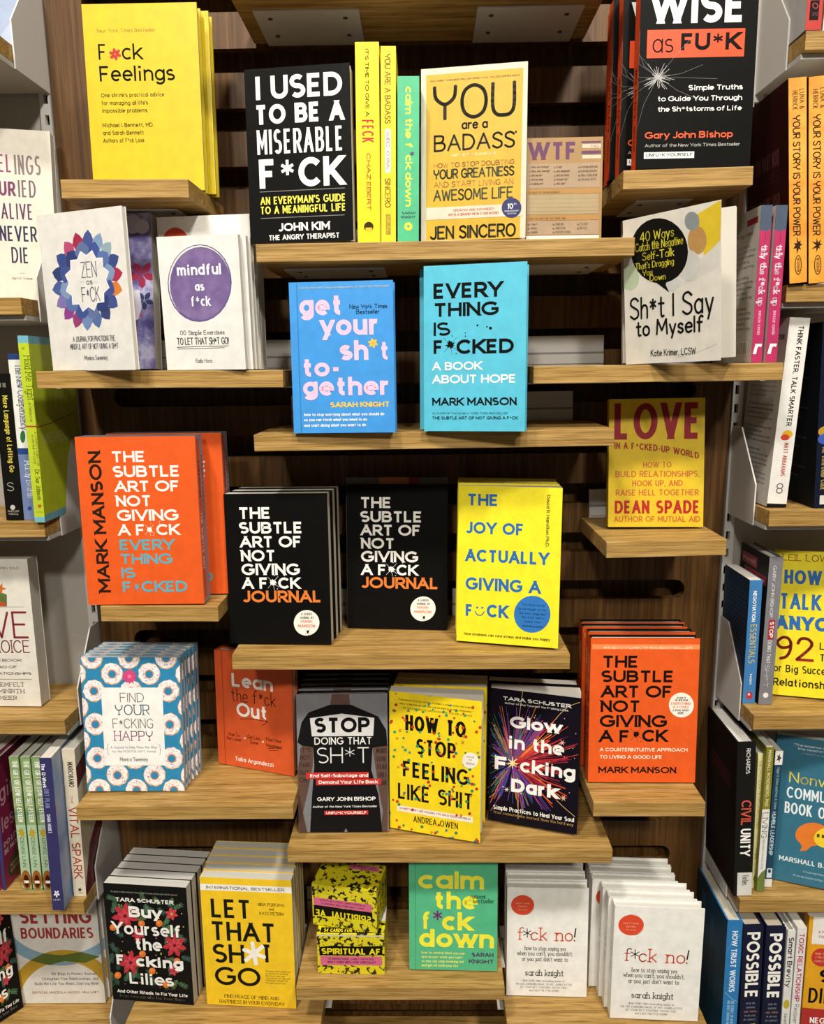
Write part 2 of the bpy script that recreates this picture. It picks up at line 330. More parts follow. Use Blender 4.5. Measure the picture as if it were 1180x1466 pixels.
class Art:
    """collects shapes in face fractions (u right, v down); coordinates are read off the cover in a photo crop and rectified by its four corners"""
    def __init__(s, quad=None, zoom='0'):
        s.ops = []; s.z = ZM[zoom]; s.h = None
        if quad:
            src = [(0, 0), (1, 0), (0, 1), (1, 1)]; A = []; b = []
            for (u, v), (x, y) in zip(src, quad):
                A += [[x, y, 1, 0, 0, 0, -u * x, -u * y], [0, 0, 0, x, y, 1, -v * x, -v * y]]; b += [u, v]
            s.h = np.append(np.linalg.solve(np.array(A, float), np.array(b, float)), 1).reshape(3, 3)
            s.hi = np.linalg.inv(s.h)
    def uv(s, x, y):
        if s.h is None: return x, y
        q = s.h @ (s.z[0] + x / s.z[2], s.z[1] + y / s.z[2], 1); return q[0] / q[2], q[1] / q[2]
    def u_at(s, x, v):
        """u where the row v crosses column x"""
        if s.h is None: return x
        X = s.z[0] + x / s.z[2]; lo, hi = -1.5, 2.5
        for _ in range(40):
            mid = (lo + hi) / 2; q = s.hi @ (mid, v, 1)
            if q[0] / q[2] < X: lo = mid
            else: hi = mid
        return lo
    def t(s, txt, x0, x1, yt, yb, col, bold=0.0, bend=0, mode='r'):
        ua, va = s.uv(x0, yt); ub, vb = s.uv(x0, yb); u0 = (ua + ub) / 2; u1 = s.u_at(x1, (va + vb) / 2)
        s.ops.append(('t', txt, u0, u1, va, vb, col, bold, bend, mode)); return s
    def d(s, txt, x0, x1, y0, y1, col, bold=0.0):
        """text running down: baseline at x0, capital tops at x1"""
        ua, va = s.uv(x0, y0); ub, _ = s.uv(x1, y0); _, vb = s.uv(x0, y1); s.ops.append(('d', txt, ua, ub, va, vb, col, bold, 0, 'd')); return s
    def up(s, txt, x0, x1, y0, y1, col, bold=0.0):
        ua, va = s.uv(x0, y0); ub, _ = s.uv(x1, y0); _, vb = s.uv(x0, y1); s.ops.append(('d', txt, ua, ub, va, vb, col, bold, 0, 'u')); return s
    def s(s, txt, x0, x1, yt, yb, wd, col, serif=False, gap=0.22, mode='r'):
        ua, va = s.uv(x0, yt); ub, vb = s.uv(x0, yb); u0 = (ua + ub) / 2; u1 = s.u_at(x1, (va + vb) / 2)
        s.ops.append(('s', txt, u0, u1, va, vb, col, wd / 1000, serif, gap, mode)); return s
    def sd(s, txt, x0, x1, y0, y1, wd, col, serif=False):
        ua, va = s.uv(x0, y0); ub, _ = s.uv(x1, y0); _, vb = s.uv(x0, y1); s.ops.append(('s', txt, ua, ub, va, vb, col, wd / 1000, serif, 0.22, 'd')); return s
    def r(s, x0, y0, x1, y1, col):
        u0, v0 = s.uv(x0, y0); _, v1 = s.uv(x0, y1); s.ops.append(('p', [(u0, v0), (s.u_at(x1, v0), v0), (s.u_at(x1, v0), v1), (u0, v1)], col, 1)); return s
    def bg(s, col): s.ops.append(('p', [(0, 0), (1, 0), (1, 1), (0, 1)], col, 1)); return s
    def p(s, pts, col): s.ops.append(('p', [s.uv(*q) for q in pts], col, 0)); return s
    def c(s, x, y, rx, col, ry=None, n=28):
        ry = ry or rx; return s.p([(x + rx * math.cos(6.2832 * k / n), y + ry * math.sin(6.2832 * k / n)) for k in range(n)], col)
    def star(s, x, y, r0, r1, n, col, ph=0.0, jit=0.0, ay=1.0):
        P = []
        for k in range(2 * n):
            r_ = (r0 if k % 2 else r1) * (1 + random.uniform(-jit, jit)); a = math.pi * k / n + ph
            P.append((x + r_ * math.cos(a), y + ay * r_ * math.sin(a)))
        return s.p(P, col)
    def ast(s, x, y, r_, wd, col, n=6, ph=math.pi / 2):
        for k in range(n // 2):
            a = ph + math.pi * k * 2 / n; s.l([(x - r_ * math.cos(a), y - r_ * math.sin(a)), (x + r_ * math.cos(a), y + r_ * math.sin(a))], wd, col)
        return s
    def flower(s, x, y, r_, n, col, ay=1.0, mid=None, w_=0.5):
        for k in range(n):
            a = 6.2832 * k / n + 0.3; ca, sa = math.cos(a), math.sin(a)
            s.p([(x + r_ * (ca * f - sa * g * w_), y + ay * r_ * (sa * f + ca * g * w_)) for f, g in ((.05, 0), (.4, .5), (.75, .45), (1, 0), (.75, -.45), (.4, -.5))], col)
        if mid: s.c(x, y, r_ * 0.2, mid)
        return s
    def l(s, pts, wd, col, sm=False):
        P = smooth(pts) if sm else pts
        s.ops.append(('l', [s.uv(*q) for q in P], wd / 1000, col)); return s
    def flat(s, on): s.ops.append(('flat', on)); return s
    def splat(s, x, y, r_, col):
        s.star(x, y, r_ * 0.62, r_ * 1.05, 9, col, 0.2, 0.25)
        for a in (0.7, 1.4, 2.3, 3.9, 5.4): s.l([(x, y), (x + 2.1 * r_ * math.cos(a), y + 2.1 * r_ * math.sin(a))], 0.35, col)
        for a, q in ((1.0, 2.2), (4.9, 1.9), (5.6, 4.0), (5.75, 3.6)): s.c(x + q * r_ * math.cos(a), y + q * r_ * math.sin(a), r_ * 0.13, col, n=8)
        return s
def clip01(P, axis=None, lo=0, hi=1):
    for ax, lim, sg in (((0, 0, 1), (0, 1, -1), (1, 0, 1), (1, 1, -1)) if axis is None else ((axis, lo, 1), (axis, hi, -1))):
        out = []
        for i in range(len(P)):
            a, b = P[i - 1], P[i]; da, db = sg * (a[ax] - lim), sg * (b[ax] - lim)
            if (da >= 0) != (db >= 0):
                t = da / (da - db); out.append(tuple(a[j] + t * (b[j] - a[j]) for j in (0, 1)))
            if db >= 0: out.append(b)
        P = out
        if not P: return P
    return P
def print_art(mb, art, fmap, FW, FH, grid=1):
    """lays the art of one face onto a mesh; fmap(u, v, lift) gives the local place, FW x FH is the face in metres"""
    base, lift, flat, prev, cnt = 0.00012, 0.00012, False, '', 0
    for op in art.ops:
        k = op[0]
        if k == 'flat': flat = op[1]; base += 0.00006; continue
        if (flat or k == prev == 'l'): cnt += 1; lift = base + (cnt % 8) * 6e-6       # marks side by side share one ink layer
        else:
            base += 0.00005 if prev == 'l' or cnt else 0.000022
            cnt = 0; lift = base
        prev = k
        if k == 'p':
            P = clip01(op[1])
            if len(P) < 3: continue
            if grid > 1:
                for i in range(grid):
                    Q = clip01(P, 0, i / grid, (i + 1) / grid)
                    for j in range(grid):
                        R_ = clip01(Q, 1, j / grid, (j + 1) / grid) if Q else Q
                        if len(R_) > 2: mb.add([fmap(u, v, lift) for u, v in R_], [list(range(len(R_)))], op[2])
            else: mb.add([fmap(u, v, lift) for u, v in P], [list(range(len(P)))], op[2])
        elif k in 'td':
            _, txt, u0, u1, va, vb, col, bold, bend, mode = op
            run, cap = (abs(vb - va) * FH, abs(u1 - u0) * FW) if k == 'd' else (abs(u1 - u0) * FW, abs(vb - va) * FH)
            G, F = block_text(txt, bold, run, cap) if all(c_ == ' ' or c_ in BF for c_ in txt) else text_geo(txt, bold)
            V = []; LF = [lift + (g_[2] if len(g_) > 2 else 0) for g_ in G]
            for gx, gy in [g_[:2] for g_ in G]:
                if k == 'd':
                    V.append((u0 + (u1 - u0) * gy, va + (vb - va) * gx) if mode == 'd' else (u1 + (u0 - u1) * gy, vb + (va - vb) * gx))
                elif mode == 'f': V.append((u1 + (u0 - u1) * gx, va + (vb - va) * gy))
                else: V.append((u0 + (u1 - u0) * gx, vb + (va - vb) * gy + bend * gx * gx))
            keep = [f for f in F if all(-0.002 <= V[i][0] <= 1.002 and -0.002 <= V[i][1] <= 1.002 for i in f)]
            mb.add([fmap(u, v, e_) for (u, v), e_ in zip(V, LF)], keep, col)
        elif k in 'sl':
            if k == 's':
                _, txt, u0, u1, va, vb, col, wd, serif, gap, mode = op; L_ = []
                for st in stroke_text(txt, serif, gap):
                    if mode == 'd': L_.append([(u0 + (u1 - u0) * y, va + (vb - va) * x) for x, y in st])
                    else: L_.append([(u0 + (u1 - u0) * x, vb + (va - vb) * y) for x, y in st])
            else: L_ = [op[1]]; wd = op[2]; col = op[3]
            for st in L_:
                st = [(min(1, max(0, u)), min(1, max(0, v))) for u, v in st]
                V = []; F = []
                for i in range(len(st) - 1):
                    a = np.array((st[i][0] * FW, st[i][1] * FH)); b = np.array((st[i + 1][0] * FW, st[i + 1][1] * FH)); d = b - a; n_ = np.linalg.norm(d)
                    if n_ < 1e-7: continue
                    d /= n_; q = np.array((-d[1], d[0])) * wd / 2; e = d * wd * 0.22; o = len(V)
                    V += [a - e + q, a - e * 2, a - e - q, b + e - q, b + e * 2, b + e + q]; F.append([o, o + 1, o + 2, o + 3, o + 4, o + 5])
                mb.add([fmap(min(1, max(0, p[0] / FW)), min(1, max(0, p[1] / FH)), lift) for p in V], F, col)

# ------------------------------------------------------------------ fitting a standing rectangle to a seen outline
FITLOG = []
def fit(quad, shelf, T=0.0, yh=-0.15, yaw=0.0, lean=7.0, spine=False, sy=0.02, syaw=9.0, slean=2.5, sroll=0.5, name=''):
    """quad = tl, tr, bl, br in the photograph (None = hidden); returns the matrix axes and size of the face standing on the shelf"""
    if spine: lean, slean, syaw = 0.0, 1.2, min(syaw, 3.0); sroll = 2.5 if sroll == 0.5 else sroll
    tl, tr, bl, br = quad
    x0 = [p for p in (bl, br, tl, tr) if p is not None]
    q = at_y(*(bl or tl), yh); q2 = at_y(*(br or tr), yh)
    g = at_y(*(tl or tr), yh)
    p = np.array([q[0], yh, math.radians(yaw), math.radians(lean), 0.0, max(0.01, q2[0] - q[0]), max(0.05, g[2] - q[2])])
    def frame(p):
        x, y, ya, le, ro, W, H = p
        r = np.array((math.cos(ya), math.sin(ya), 0)); b = np.array((-math.sin(ya), math.cos(ya), 0)); u = math.cos(le) * np.array((0, 0, 1.0)) + math.sin(le) * b
        n = -(math.cos(le) * b - math.sin(le) * np.array((0, 0, 1.0)))
        c, s = math.cos(ro), math.sin(ro); r2, u2 = r * c + u * s, u * c - r * s
        z = shelf['z'] + shelf['s'] * (x + W / 2 - shelf['x']) + 0.0006 + max(0, T * math.sin(le)) + abs(W * math.sin(ro - shelf['s'])) / 2 - W / 2 * math.sin(ro)
        return np.array((x, y, z)), r2, u2, n, W, H
    rp = math.atan(shelf['s'])
    def res(p):
        O, r, u, n, W, H = frame(p); out = []
        for c_, P in ((tl, O + u * H), (tr, O + r * W + u * H), (bl, O), (br, O + r * W)):
            if c_ is not None: out += list((proj(P) - np.array(c_)) / 1.6)
        return np.array(out + [(p[1] - yh) / sy, (p[2] - math.radians(yaw)) / math.radians(syaw), (p[3] - math.radians(lean)) / math.radians(slean), (p[4] - rp) / math.radians(sroll)])
    lam = 1e-3
    for _ in range(40):
        r0 = res(p); J = np.empty((len(r0), 7))
        for i in range(7):
            d = np.zeros(7); d[i] = 1e-5; J[:, i] = (res(p + d) - r0) / 1e-5
        A = J.T @ J; st = np.linalg.solve(A + lam * np.diag(np.diag(A)), -J.T @ r0)
        if (res(p + st) ** 2).sum() < (r0 ** 2).sum(): p = p + st; lam = max(1e-6, lam / 4)
        else: lam *= 6
    O, r, u, n, W, H = frame(p)
    e = [np.linalg.norm(proj(P) - np.array(c_)) for c_, P in ((tl, O + u * H), (tr, O + r * W + u * H), (bl, O), (br, O + r * W)) if c_ is not None]
    FITLOG.append((name, [round(float(v), 3) for v in (p[0], p[1], math.degrees(p[2]), math.degrees(p[3]), math.degrees(p[4]), W, H)], round(max(e), 1), round(float(O[2] - shelf['z']), 4)))
    return O, r, u, n, W, H

# ------------------------------------------------------------------ books
def mat4(O, x, y, z):
    m = Matrix.Identity(4)
    for i in range(3): m[i][0], m[i][1], m[i][2], m[i][3] = x[i], y[i], z[i], O[i]
    return m
def book_mesh(kind, W, H, T, cov, pages, front=None, spine=None, back=None, flare=0.0, swing=0.0, side=None, top=None, spine_col=None, back_col=None, edge=None):
    """cover (with its printing) and page block; x across the cover, y through the thickness, z up, spine at x = 0"""
    cb, pb = MB(), MB()
    sc, bc = spine_col or cov, back_col or cov
    if kind == 'hard':
        b = 0.0025; rr = min(0.004, T * 0.25)
        out = [(W, 0), (.0105, 0), (.0085, .0011), (.0068, .0011), (.0045, 0), (rr * .3, rr * .3), (0, rr), (0, T - rr), (rr * .3, T - rr * .3), (.0045, T), (W, T), (W, T - b), (b, T - b), (b, b), (W, b)]
        cb.prism(out, 'z', 0, H, cov)
        nb = len(cb.f); ks, kb = cb.mi(sc), cb.mi(bc)
        ke = cb.mi(edge or cov)
        for i in (0, 1, 2 + 11, 2 + 12, 2 + 13): cb.m[i] = ke
        for i in (5, 6, 7): cb.m[2 + i] = ks
        for i in (8, 9): cb.m[2 + i] = kb
        pb.box(b + .0002, b + .0002, .003, W - .003, T - b - .0002, H - .003, pages)
    elif kind == 'block':
        cb.box(0, 0, 0, W, T, H, cov)
    else:
        c_ = .0005
        cb.box(0, 0, 0, c_, T, H, sc); cb.box(0, T - c_, 0, W, T, H, bc)
        if flare:
            g = 8; V = []
            for e in (0, c_):
                V += [fm(u / g, v / g, -e, W, H, flare) for v in range(g + 1) for u in range(g + 1)]
            n = (g + 1) ** 2; F = []
            for j in range(g):
                for i in range(g):
                    a = j * (g + 1) + i; F += [(a, a + 1, a + g + 2, a + g + 1), (n + a, n + a + g + 1, n + a + g + 2, n + a + 1)]
            for i in range(g):
                a, c2 = i, g * (g + 1) + i; F += [(a, a + 1, n + a + 1, n + a), (c2, c2 + 1, n + c2 + 1, n + c2)]
                a, c2 = i * (g + 1), i * (g + 1) + g; F += [(a, a + g + 1, n + a + g + 1, n + a), (c2, c2 + g + 1, n + c2 + g + 1, n + c2)]
            cb.add(V, F, cov)
        else: cb.add([fm(u, v, e, W, H, 0, swing) for e in (0, -c_) for u, v in ((0, 1), (1, 1), (1, 0), (0, 0))], [(0, 1, 2, 3), (4, 7, 6, 5), (0, 4, 5, 1), (1, 5, 6, 2), (2, 6, 7, 3), (3, 7, 4, 0)], cov)
        pb.box(c_, c_, .0004, W - .0006, T - c_, H - .0004, pages)
    if front: print_art(cb, front, lambda u, v, e: fm(u, v, e, W, H, flare, swing), W, H, 8 if flare else 1)
    if spine: print_art(cb, spine, lambda u, v, e: (-e, T * (1 - u), H * (1 - v)), T, H)
    if back: print_art(cb, back, lambda u, v, e: (W * (1 - u), T + e, H * (1 - v)), W, H)
    if side: print_art(cb, side, lambda u, v, e: (W + e, T * u, H * (1 - v)), T, H)
    if top: print_art(cb, top, lambda u, v, e: (W * u, T * (1 - v), H + e), W, T)
    return cb, pb
def fm(u, v, e, W, H, flare, swing=0.0):
    if swing: return (u * W * math.cos(swing) - e * math.sin(swing), -u * W * math.sin(swing) - e * math.cos(swing), H * (1 - v))
    f = flare * max(0, u) ** 1.6 * (0.25 + 0.75 * max(0, 1 - v) ** 1.2) if flare else 0
    return (u * W - f * f / max(W, .01) * 0.5, -e - f, H * (1 - v))
KINDS = {'hard': 'hardcover_book', 'paper': 'paperback_book', 'block': 'card_box'}
ORD = ['', 'second', 'third', 'fourth', 'fifth', 'sixth', 'seventh']
def book(kind, quad, shelf, T, cov, label, front=None, spine=None, back=None, pages='#d8d2c4', spine_out=False, depth=0.14, copies=(), copy_label=None,
         group=None, cat='book', name=None, flare=0.0, swing=0.0, edge=None, side=None, top=None, spine_col=None, back_col=None, res=None, cover_name='cover', **kw):
    nm = name or KINDS[kind]
    if res is None: O, r, u, n, W, H = fit(quad, shelf, T if not spine_out else 0, spine=spine_out, name=label[:34], **kw)
    else: O, r, u, n, W, H = res
    sw = math.radians(swing)
    if sw:                                              # the front cover stands open by this angle; the block behind it is turned back
        O = O + np.array((0, 0, W * math.sin(sw) * max(0, n[2])))
        fr_r = r; r = r * math.cos(sw) + (-n) * math.sin(sw); n = n * math.cos(sw) + fr_r * math.sin(sw)
    if spine_out: depth = min(depth, -float(O[1]) - .006)
    if spine_out: T = W - .0005; O2 = O + r * W; M = mat4(O2, -n, -r, u); W = depth
    else: M = mat4(O, r, -n, u)
    pg = paper(pages)
    cb, pb = book_mesh(kind, W, H, T, cov, pg, front, spine, back, flare, sw, side, top, spine_col, back_col, edge)
    root = empty(nm, M, label, cat, group)
    cb.build(cover_name if kind != 'block' else 'carton', root)
    if pb.v: pb.build('page_block', root)
    hb = np.array((-n[0], -n[1], 0)); hb = hb / np.linalg.norm(hb)
    shut = False
    if sw and copies:
        cb2, _ = book_mesh(kind, W, H, T, cov, pg, front, spine, back, 0, 0, side, top, spine_col, back_col, edge); q_ = cb2.build(cover_name + '_closed'); sm = q_.data; bpy.data.objects.remove(q_); shut = True
    for i, cp in enumerate(copies):
        bk, dx = cp[0], cp[1]; ry = cp[2] if len(cp) > 2 else 0
        t = root.copy(); COL.objects.link(t)
        sh = hb * bk + np.array((r[0], r[1], 0)) * dx
        mw = Matrix.Translation(Vector(sh)) @ M
        if ry: mw = mw @ Matrix.Rotation(math.radians(ry), 4, 'Z')
        t.matrix_world = mw
        for ch in root.children:
            d = ch.copy(); COL.objects.link(d); d.parent = t; d.matrix_parent_inverse.identity()
            if shut and ch.name.startswith(cover_name): d.data = sm
        t['label'] = copy_label.replace('#', ORD[i + 1]) if copy_label else f'{ORD[i + 1]} copy'
    return root

# ------------------------------------------------------------------ shelves
SHELF_T = 0.0215
def shelf_line(pl, pr, Y):
    a, b = at_y(*pl, Y), at_y(*pr, Y)
    s = (b[2] - a[2]) / (b[0] - a[0])
    return dict(x=(a[0] + b[0]) / 2, z=(a[2] + b[2]) / 2, s=s, x0=a[0], x1=b[0], y=Y)
def display_shelf(pl, pr, label, Y=-0.17, brackets=(), no_br=False):
    """oak board on steel brackets hooked into the slotted panel"""
    S = shelf_line(pl, pr, Y); w2 = (S['x1'] - S['x0']) / 2
    M = Matrix.Translation((S['x'], 0, S['z'])) @ Matrix.Rotation(-math.atan(S['s']), 4, 'Y')
    root = empty('display_shelf', M, label, 'shelf', 'oak shelves hooked on the slotted panel')
    b = MB(); b.box(-w2, Y, -SHELF_T, w2, -0.0035, 0, wood('oak')); b.build('shelf_board', root, 0.0007)
    for x in (() if no_br else brackets or (-w2 * 0.62, w2 * 0.62)):
        k = MB(); h = 0.036 if w2 < 0.11 else 0.066
        k.box(x - h, Y * 0.62, -SHELF_T - .0022, x + h, -.001, -SHELF_T - .0004, metal()); k.box(x - h, -.0032, -SHELF_T - .0022, x + h, -.001, 0.043, metal())
        k.box(x - h, -.0046, 0.0165, x + h, -.0030, 0.0195, metal('#8d8a86')); k.box(x - h, -.0052, 0.003, x + h, -.0030, 0.0165, metal())
        br = k.build('bracket', root)
        for sx in (-.72, .72):
            for fy in (.2, .5):
                q = MB(); q.prism([(x + sx * h + .003 * math.cos(a * .785), Y * fy + .003 * math.sin(a * .785)) for a in range(8)], 'z', -SHELF_T - .0034, -SHELF_T - .0022, metal('#4a443c')); q.build('screw', br)
    return S
def bay_shelf(pl, pr, x_end, side, label, Y=-0.135, x_far=1.5):
    """oak shelf of a neighbouring bay: board in a steel tray, end plate on the slotted strip"""
    S = shelf_line(pl, pr, Y); z = S['z']
    xe = x_end
    S['s'] = 0.0; S['z'] = z
    root = empty('bay_shelf', Matrix.Translation((xe, 0, z)), label, 'shelf', 'oak shelves of the bays at the sides')
    a, b_ = sorted((0.0, side * x_far))
    b = MB(); b.box(a, Y, -SHELF_T, b_, -.002, 0, wood('oak')); b.build('shelf_board', root, 0.0007)
    t = MB(); t.box(a, Y + .010, -SHELF_T - .0065, b_, -.002, -SHELF_T - .0003, metal('#b9b5ad')); t.build('steel_tray', root)
    p = MB(); x1 = -side * .001; x2 = -side * .003; xa, xb = sorted((x1, x2)); yf = Y + .027
    p.prism([(-.001, -.0285), (-.001, .104), (-.033, .104), (-.092, .029), (-.092, -.0285)], 'x', xa, xb, metal('#d4d0c9')); p.build('end_plate', root)
    return S

# ------------------------------------------------------------------ floor and ceiling of the store
f_ = MB(); f_.box(-2.6, -5.2, -.02, 2.6, .06, 0, blend_ink('grey_carpet', [(0.3, '#6a655e'), (0.7, '#7d776e')], 300, 3, rough=0.9)); tag(f_.build('floor'), 'grey carpet floor of the store', 'floor', kind='structure')
f_ = MB(); f_.box(-2.6, -5.2, 4.0, 2.6, .06, 4.03, ink('#c9c6bf', 0.8)); tag(f_.build('ceiling'), 'pale ceiling of the store', 'ceiling', kind='structure')

# ------------------------------------------------------------------ the place: slotted walnut panel, steel strips, bays at both sides
pl_x = [at_y(x, y, 0)[0] for x, y in ((64.4, 0), (89.8, 303), (146.4, 888), (170, 1233))]
pr_x = [at_y(x, y, 0)[0] for x, y in ((1087, 43), (1048, 549), (1024, 874), (1000, 1237))]
PX0, PX1 = sum(pl_x) / 4, sum(pr_x) / 4
zs = at_y(350, 155, 0)[2]                          # top of one slot
PITCH_Z, SLOT_H = 0.0762, 0.0305
b = MB(); oakp = wood('walnut'); inset = 0.052; R = SLOT_H / 2; d = 0.016
rows = range(-5, 22); ztop, zbot = zs + 5 * PITCH_Z + .0457, zs - 22 * PITCH_Z
arcR = [(math.cos(a), math.sin(a)) for a in [math.pi / 2 - math.pi * k / 10 for k in range(11)]]
for k in rows:
    z1 = zs - k * PITCH_Z; z0 = z1 - SLOT_H; zc = (z0 + z1) / 2
    b.box(PX0, 0, z1, PX1, d, z1 + PITCH_Z - SLOT_H, oakp)
    b.prism([(PX0, z0), (PX0, z1)] + [(PX0 + inset + R - R * c, zc + R * s) for c, s in arcR], 'y', 0, d, oakp)
    b.prism([(PX1, z1), (PX1, z0)] + [(PX1 - inset - R + R * c, zc - R * s) for c, s in arcR], 'y', 0, d, oakp)
b.box(PX0, d + .022, zbot, PX1, d + .03, ztop, oakp)
tag(b.build('wall_back'), 'walnut veneer slotted display panel behind the shelves', 'panel', kind='structure')
for side, nm in ((-1, 'left'), (1, 'right')):
    xa, xb = (PX0 - 1.6, PX0 - .019) if side < 0 else (PX1 + .019, PX1 + 1.6)
    g = MB(); g.box(xa, .004, .1, xb, .012, 2.6, metal('#a9a39a', 0.6))
    tag(g.build('wall_' + nm), 'pale grey steel back panel of the bay on the ' + nm, 'back panel', kind='structure')
    s = MB(); x0, x1 = (PX0 - .0175, PX0 - .0025) if side < 0 else (PX1 + .0025, PX1 + .0175)
    xm = (x0 + x1) / 2; st = metal('#cac6bf')
    z = .12; xs = (xm - .0012, xm + .0045) if side < 0 else (xm - .0045, xm + .0012)
    while z < 2.4:
        s.box(x0, -.002, z, x1, .006, z + .0145, st); s.box(x0, -.002, z + .0145, xs[0], .006, z + .0275, st); s.box(xs[1], -.002, z + .0145, x1, .006, z + .0275, st); z += .0275
    s.box(x0, .010, .12, x1, .016, 2.4, metal('#14120f'))
    tag(s.build('slotted_upright'), 'white steel upright with punched slots at the %s edge of the walnut panel' % nm, 'upright')

D = {}
D['top'] = display_shelf((318, -52), (880, -62), 'oak shelf above the top row, only its underside in view')
D['S1'] = display_shelf((86, 257), (269.3, 256), 'short oak shelf at upper left under the two plain yellow books', brackets=(0.006,))
D['C1'] = display_shelf((366, 349.5), (909.5, 339.5), 'long oak shelf under the black, yellow and green books in the top row')
D['TR'] = display_shelf((892.7, 244), (1079.5, 237.7), 'short oak shelf at upper right under the black and orange hardcovers', brackets=(-.008,))
D['L2'] = display_shelf((51, 531.5), (405, 529.8), 'medium oak shelf at left under the white watercolour journals')
D['R2'] = display_shelf((764, 524.5), (1122.6, 519), 'medium oak shelf at right under the pink spines')
D['C2'] = display_shelf((363, 622.5), (880, 614), 'long oak shelf under the light blue and turquoise hardcovers')
D['R3'] = display_shelf((868.7, 776.3), (1041, 771.8), 'short oak shelf under the yellow book with dark red letters', brackets=(-.030,))
D['L3'] = display_shelf((143.3, 867.8), (312, 868), 'short oak shelf under the orange boxed sets', brackets=(0.0,))
D['C3'] = display_shelf((331.7, 937.6), (816.5, 936.6), 'long oak shelf under two black journals and a bright yellow book')
D['R4'] = display_shelf((850, 1149), (1010.6, 1149), 'short oak shelf under the stack of orange hardcovers', brackets=(0.0,))
D['L4'] = display_shelf((108.5, 1155), (419.5, 1152.7), 'medium oak shelf under the doughnut journals')
D['C4'] = display_shelf((411, 1215.6), (877.5, 1216), 'long oak shelf under the grey, confetti and firework covers')
D['BC'] = display_shelf((423.8, 1414), (722.7, 1413.6), 'medium oak shelf under the splattered card boxes and green book')
zl = at_y(590, 1452, 0)[2]; za = proj(np.array((-.23, -.17, zl))); zb = proj(np.array((.21, -.17, zl)))
D['BB'] = display_shelf(tuple(za), tuple(zb), 'oak shelf in shade at the bottom centre, under the splattered boxes shelf', no_br=True)
D['BL'] = display_shelf((175, 1474), (458, 1474), 'lowest oak shelf at left, front edge cut by the frame')
D['BR'] = display_shelf((727.5, 1477), (1017, 1477), 'lowest oak shelf at right under the white hardcovers')
for nm, pl, pr, lab in (('LB0', (-180, 44), (1.5, 44), 'uppermost oak shelf of the left bay, with a pale blue book'),
                        ('LB1', (-140, 427), (32.8, 426.7), 'oak shelf of the left bay under the tall cream book'),
                        ('LB2', (-120, 748), (68.7, 748), 'oak shelf of the left bay under the lime green workbook spine'),
                        ('LB3', (-100, 1032), (94, 1031), 'oak shelf of the left bay under the thick white book'),
                        ('LB4', (-90, 1293), (119.7, 1290), 'oak shelf of the left bay under the row of slanting spines'),
                        ('LB5', (-80, 1512), (140, 1512), 'lowest oak shelf of the left bay, front edge out of frame')):
    D[nm] = bay_shelf(pl, pr, PX0 - .0045, -1, lab)
for nm, pl, pr, lab in (('RB0', (1160, 42.6), (1300, 42), 'uppermost oak shelf of the right bay, with a red spine'),
                        ('RB1', (1129.6, 406.7), (1300, 406), 'oak shelf of the right bay under the orange spines'),
                        ('RB2', (1103.6, 730), (1300, 731), 'oak shelf of the right bay under the white spine'),
                        ('RB3', (1077.7, 1024), (1300, 1024), 'oak shelf of the right bay under the blue and grey spines'),
                        ('RB4', (1059, 1288), (1300, 1288), 'oak shelf of the right bay under the thick black spine'),
                        ('RB5', (1043, 1517), (1300, 1517), 'lowest oak shelf of the right bay, below the frame')):
    D[nm] = bay_shelf(pl, pr, PX1 + .0085, 1, lab)

# ------------------------------------------------------------------ books of the display
BLK, WHT, YEL, ORG, GRN = '#121110', '#efece4', '#f0d020', '#e2521a', '#4fb482'
RT = 'small rows of print'
# --- two plain yellow books, upper left
q = ((115.3, 6.8), (281.4, 2.7), (136, 274), (293.2, 272.9))
a = Art(q, 'A').bg('#cdb41c').t('New York Times Bestseller', 407, 655, 125, 142, '#8a6a14')
a.t('F', 414, 447, 190, 257, BLK).flower(485, 233, 28, 6, '#b3261e').t('ck', 513, 600, 188, 256, BLK).t('Feelings', 420, 738, 284, 349, BLK, .006)
for s_, x1, y in (("One shrink's practical advice", 693, 399), ("for managing all life's", 625, 432), ('impossible problems', 622, 464), ('Michael I. Bennett, MD', 645, 525), ('and Sarah Bennett', 608, 557), ('Authors of F*ck Love', 610, 589)):
    a.t(s_, 427 + (y - 399) * .06, x1, y, y + 17, '#3a3410')
book('hard', q, D['S1'], .018, '#cdb41c', 'yellow hardcover with red flower asterisk standing at upper left, in front of its twin', a, yh=-.128, pages='#cfc8b0',
     copies=[(.024, .008)], copy_label='yellow hardcover at upper left, mostly hidden behind the one with the flower asterisk')
# --- top row
q = ((349.8, 101.7), (499, 88.8), (359, 347.5), (508, 346.4))
a = Art(q, 'B').bg(BLK).t('I USED', 135, 497, 328, 424, WHT, .05).t('TO BE A', 131, 507, 445, 526, WHT, .045).t('MISERABLE', 141, 506, 548, 650, WHT, .035).t('F*CK', 150, 508, 670, 792, WHT, .055)
a.r(152, 804, 514, 807, '#77756e').t("AN EVERYMAN'S GUIDE", 155, 517, 828, 860, '#ece24a', .035).t('TO A MEANINGFUL LIFE', 155, 518, 868, 900, '#ece24a', .035).r(157, 916, 514, 919, '#77756e')
a.t('JOHN KIM', 230, 450, 940, 975, WHT, .04).t('THE ANGRY THERAPIST', 190, 493, 990, 1012, WHT, .03)
book('paper', q, D['C1'], .017, BLK, 'black paperback in top row with big white capitals and yellow subtitle', a, yh=-.150, lean=5, yaw=-4, swing=3)
q = ((507, 60), (543, 60), (512.5, 347.5), (544.4, 347.5))
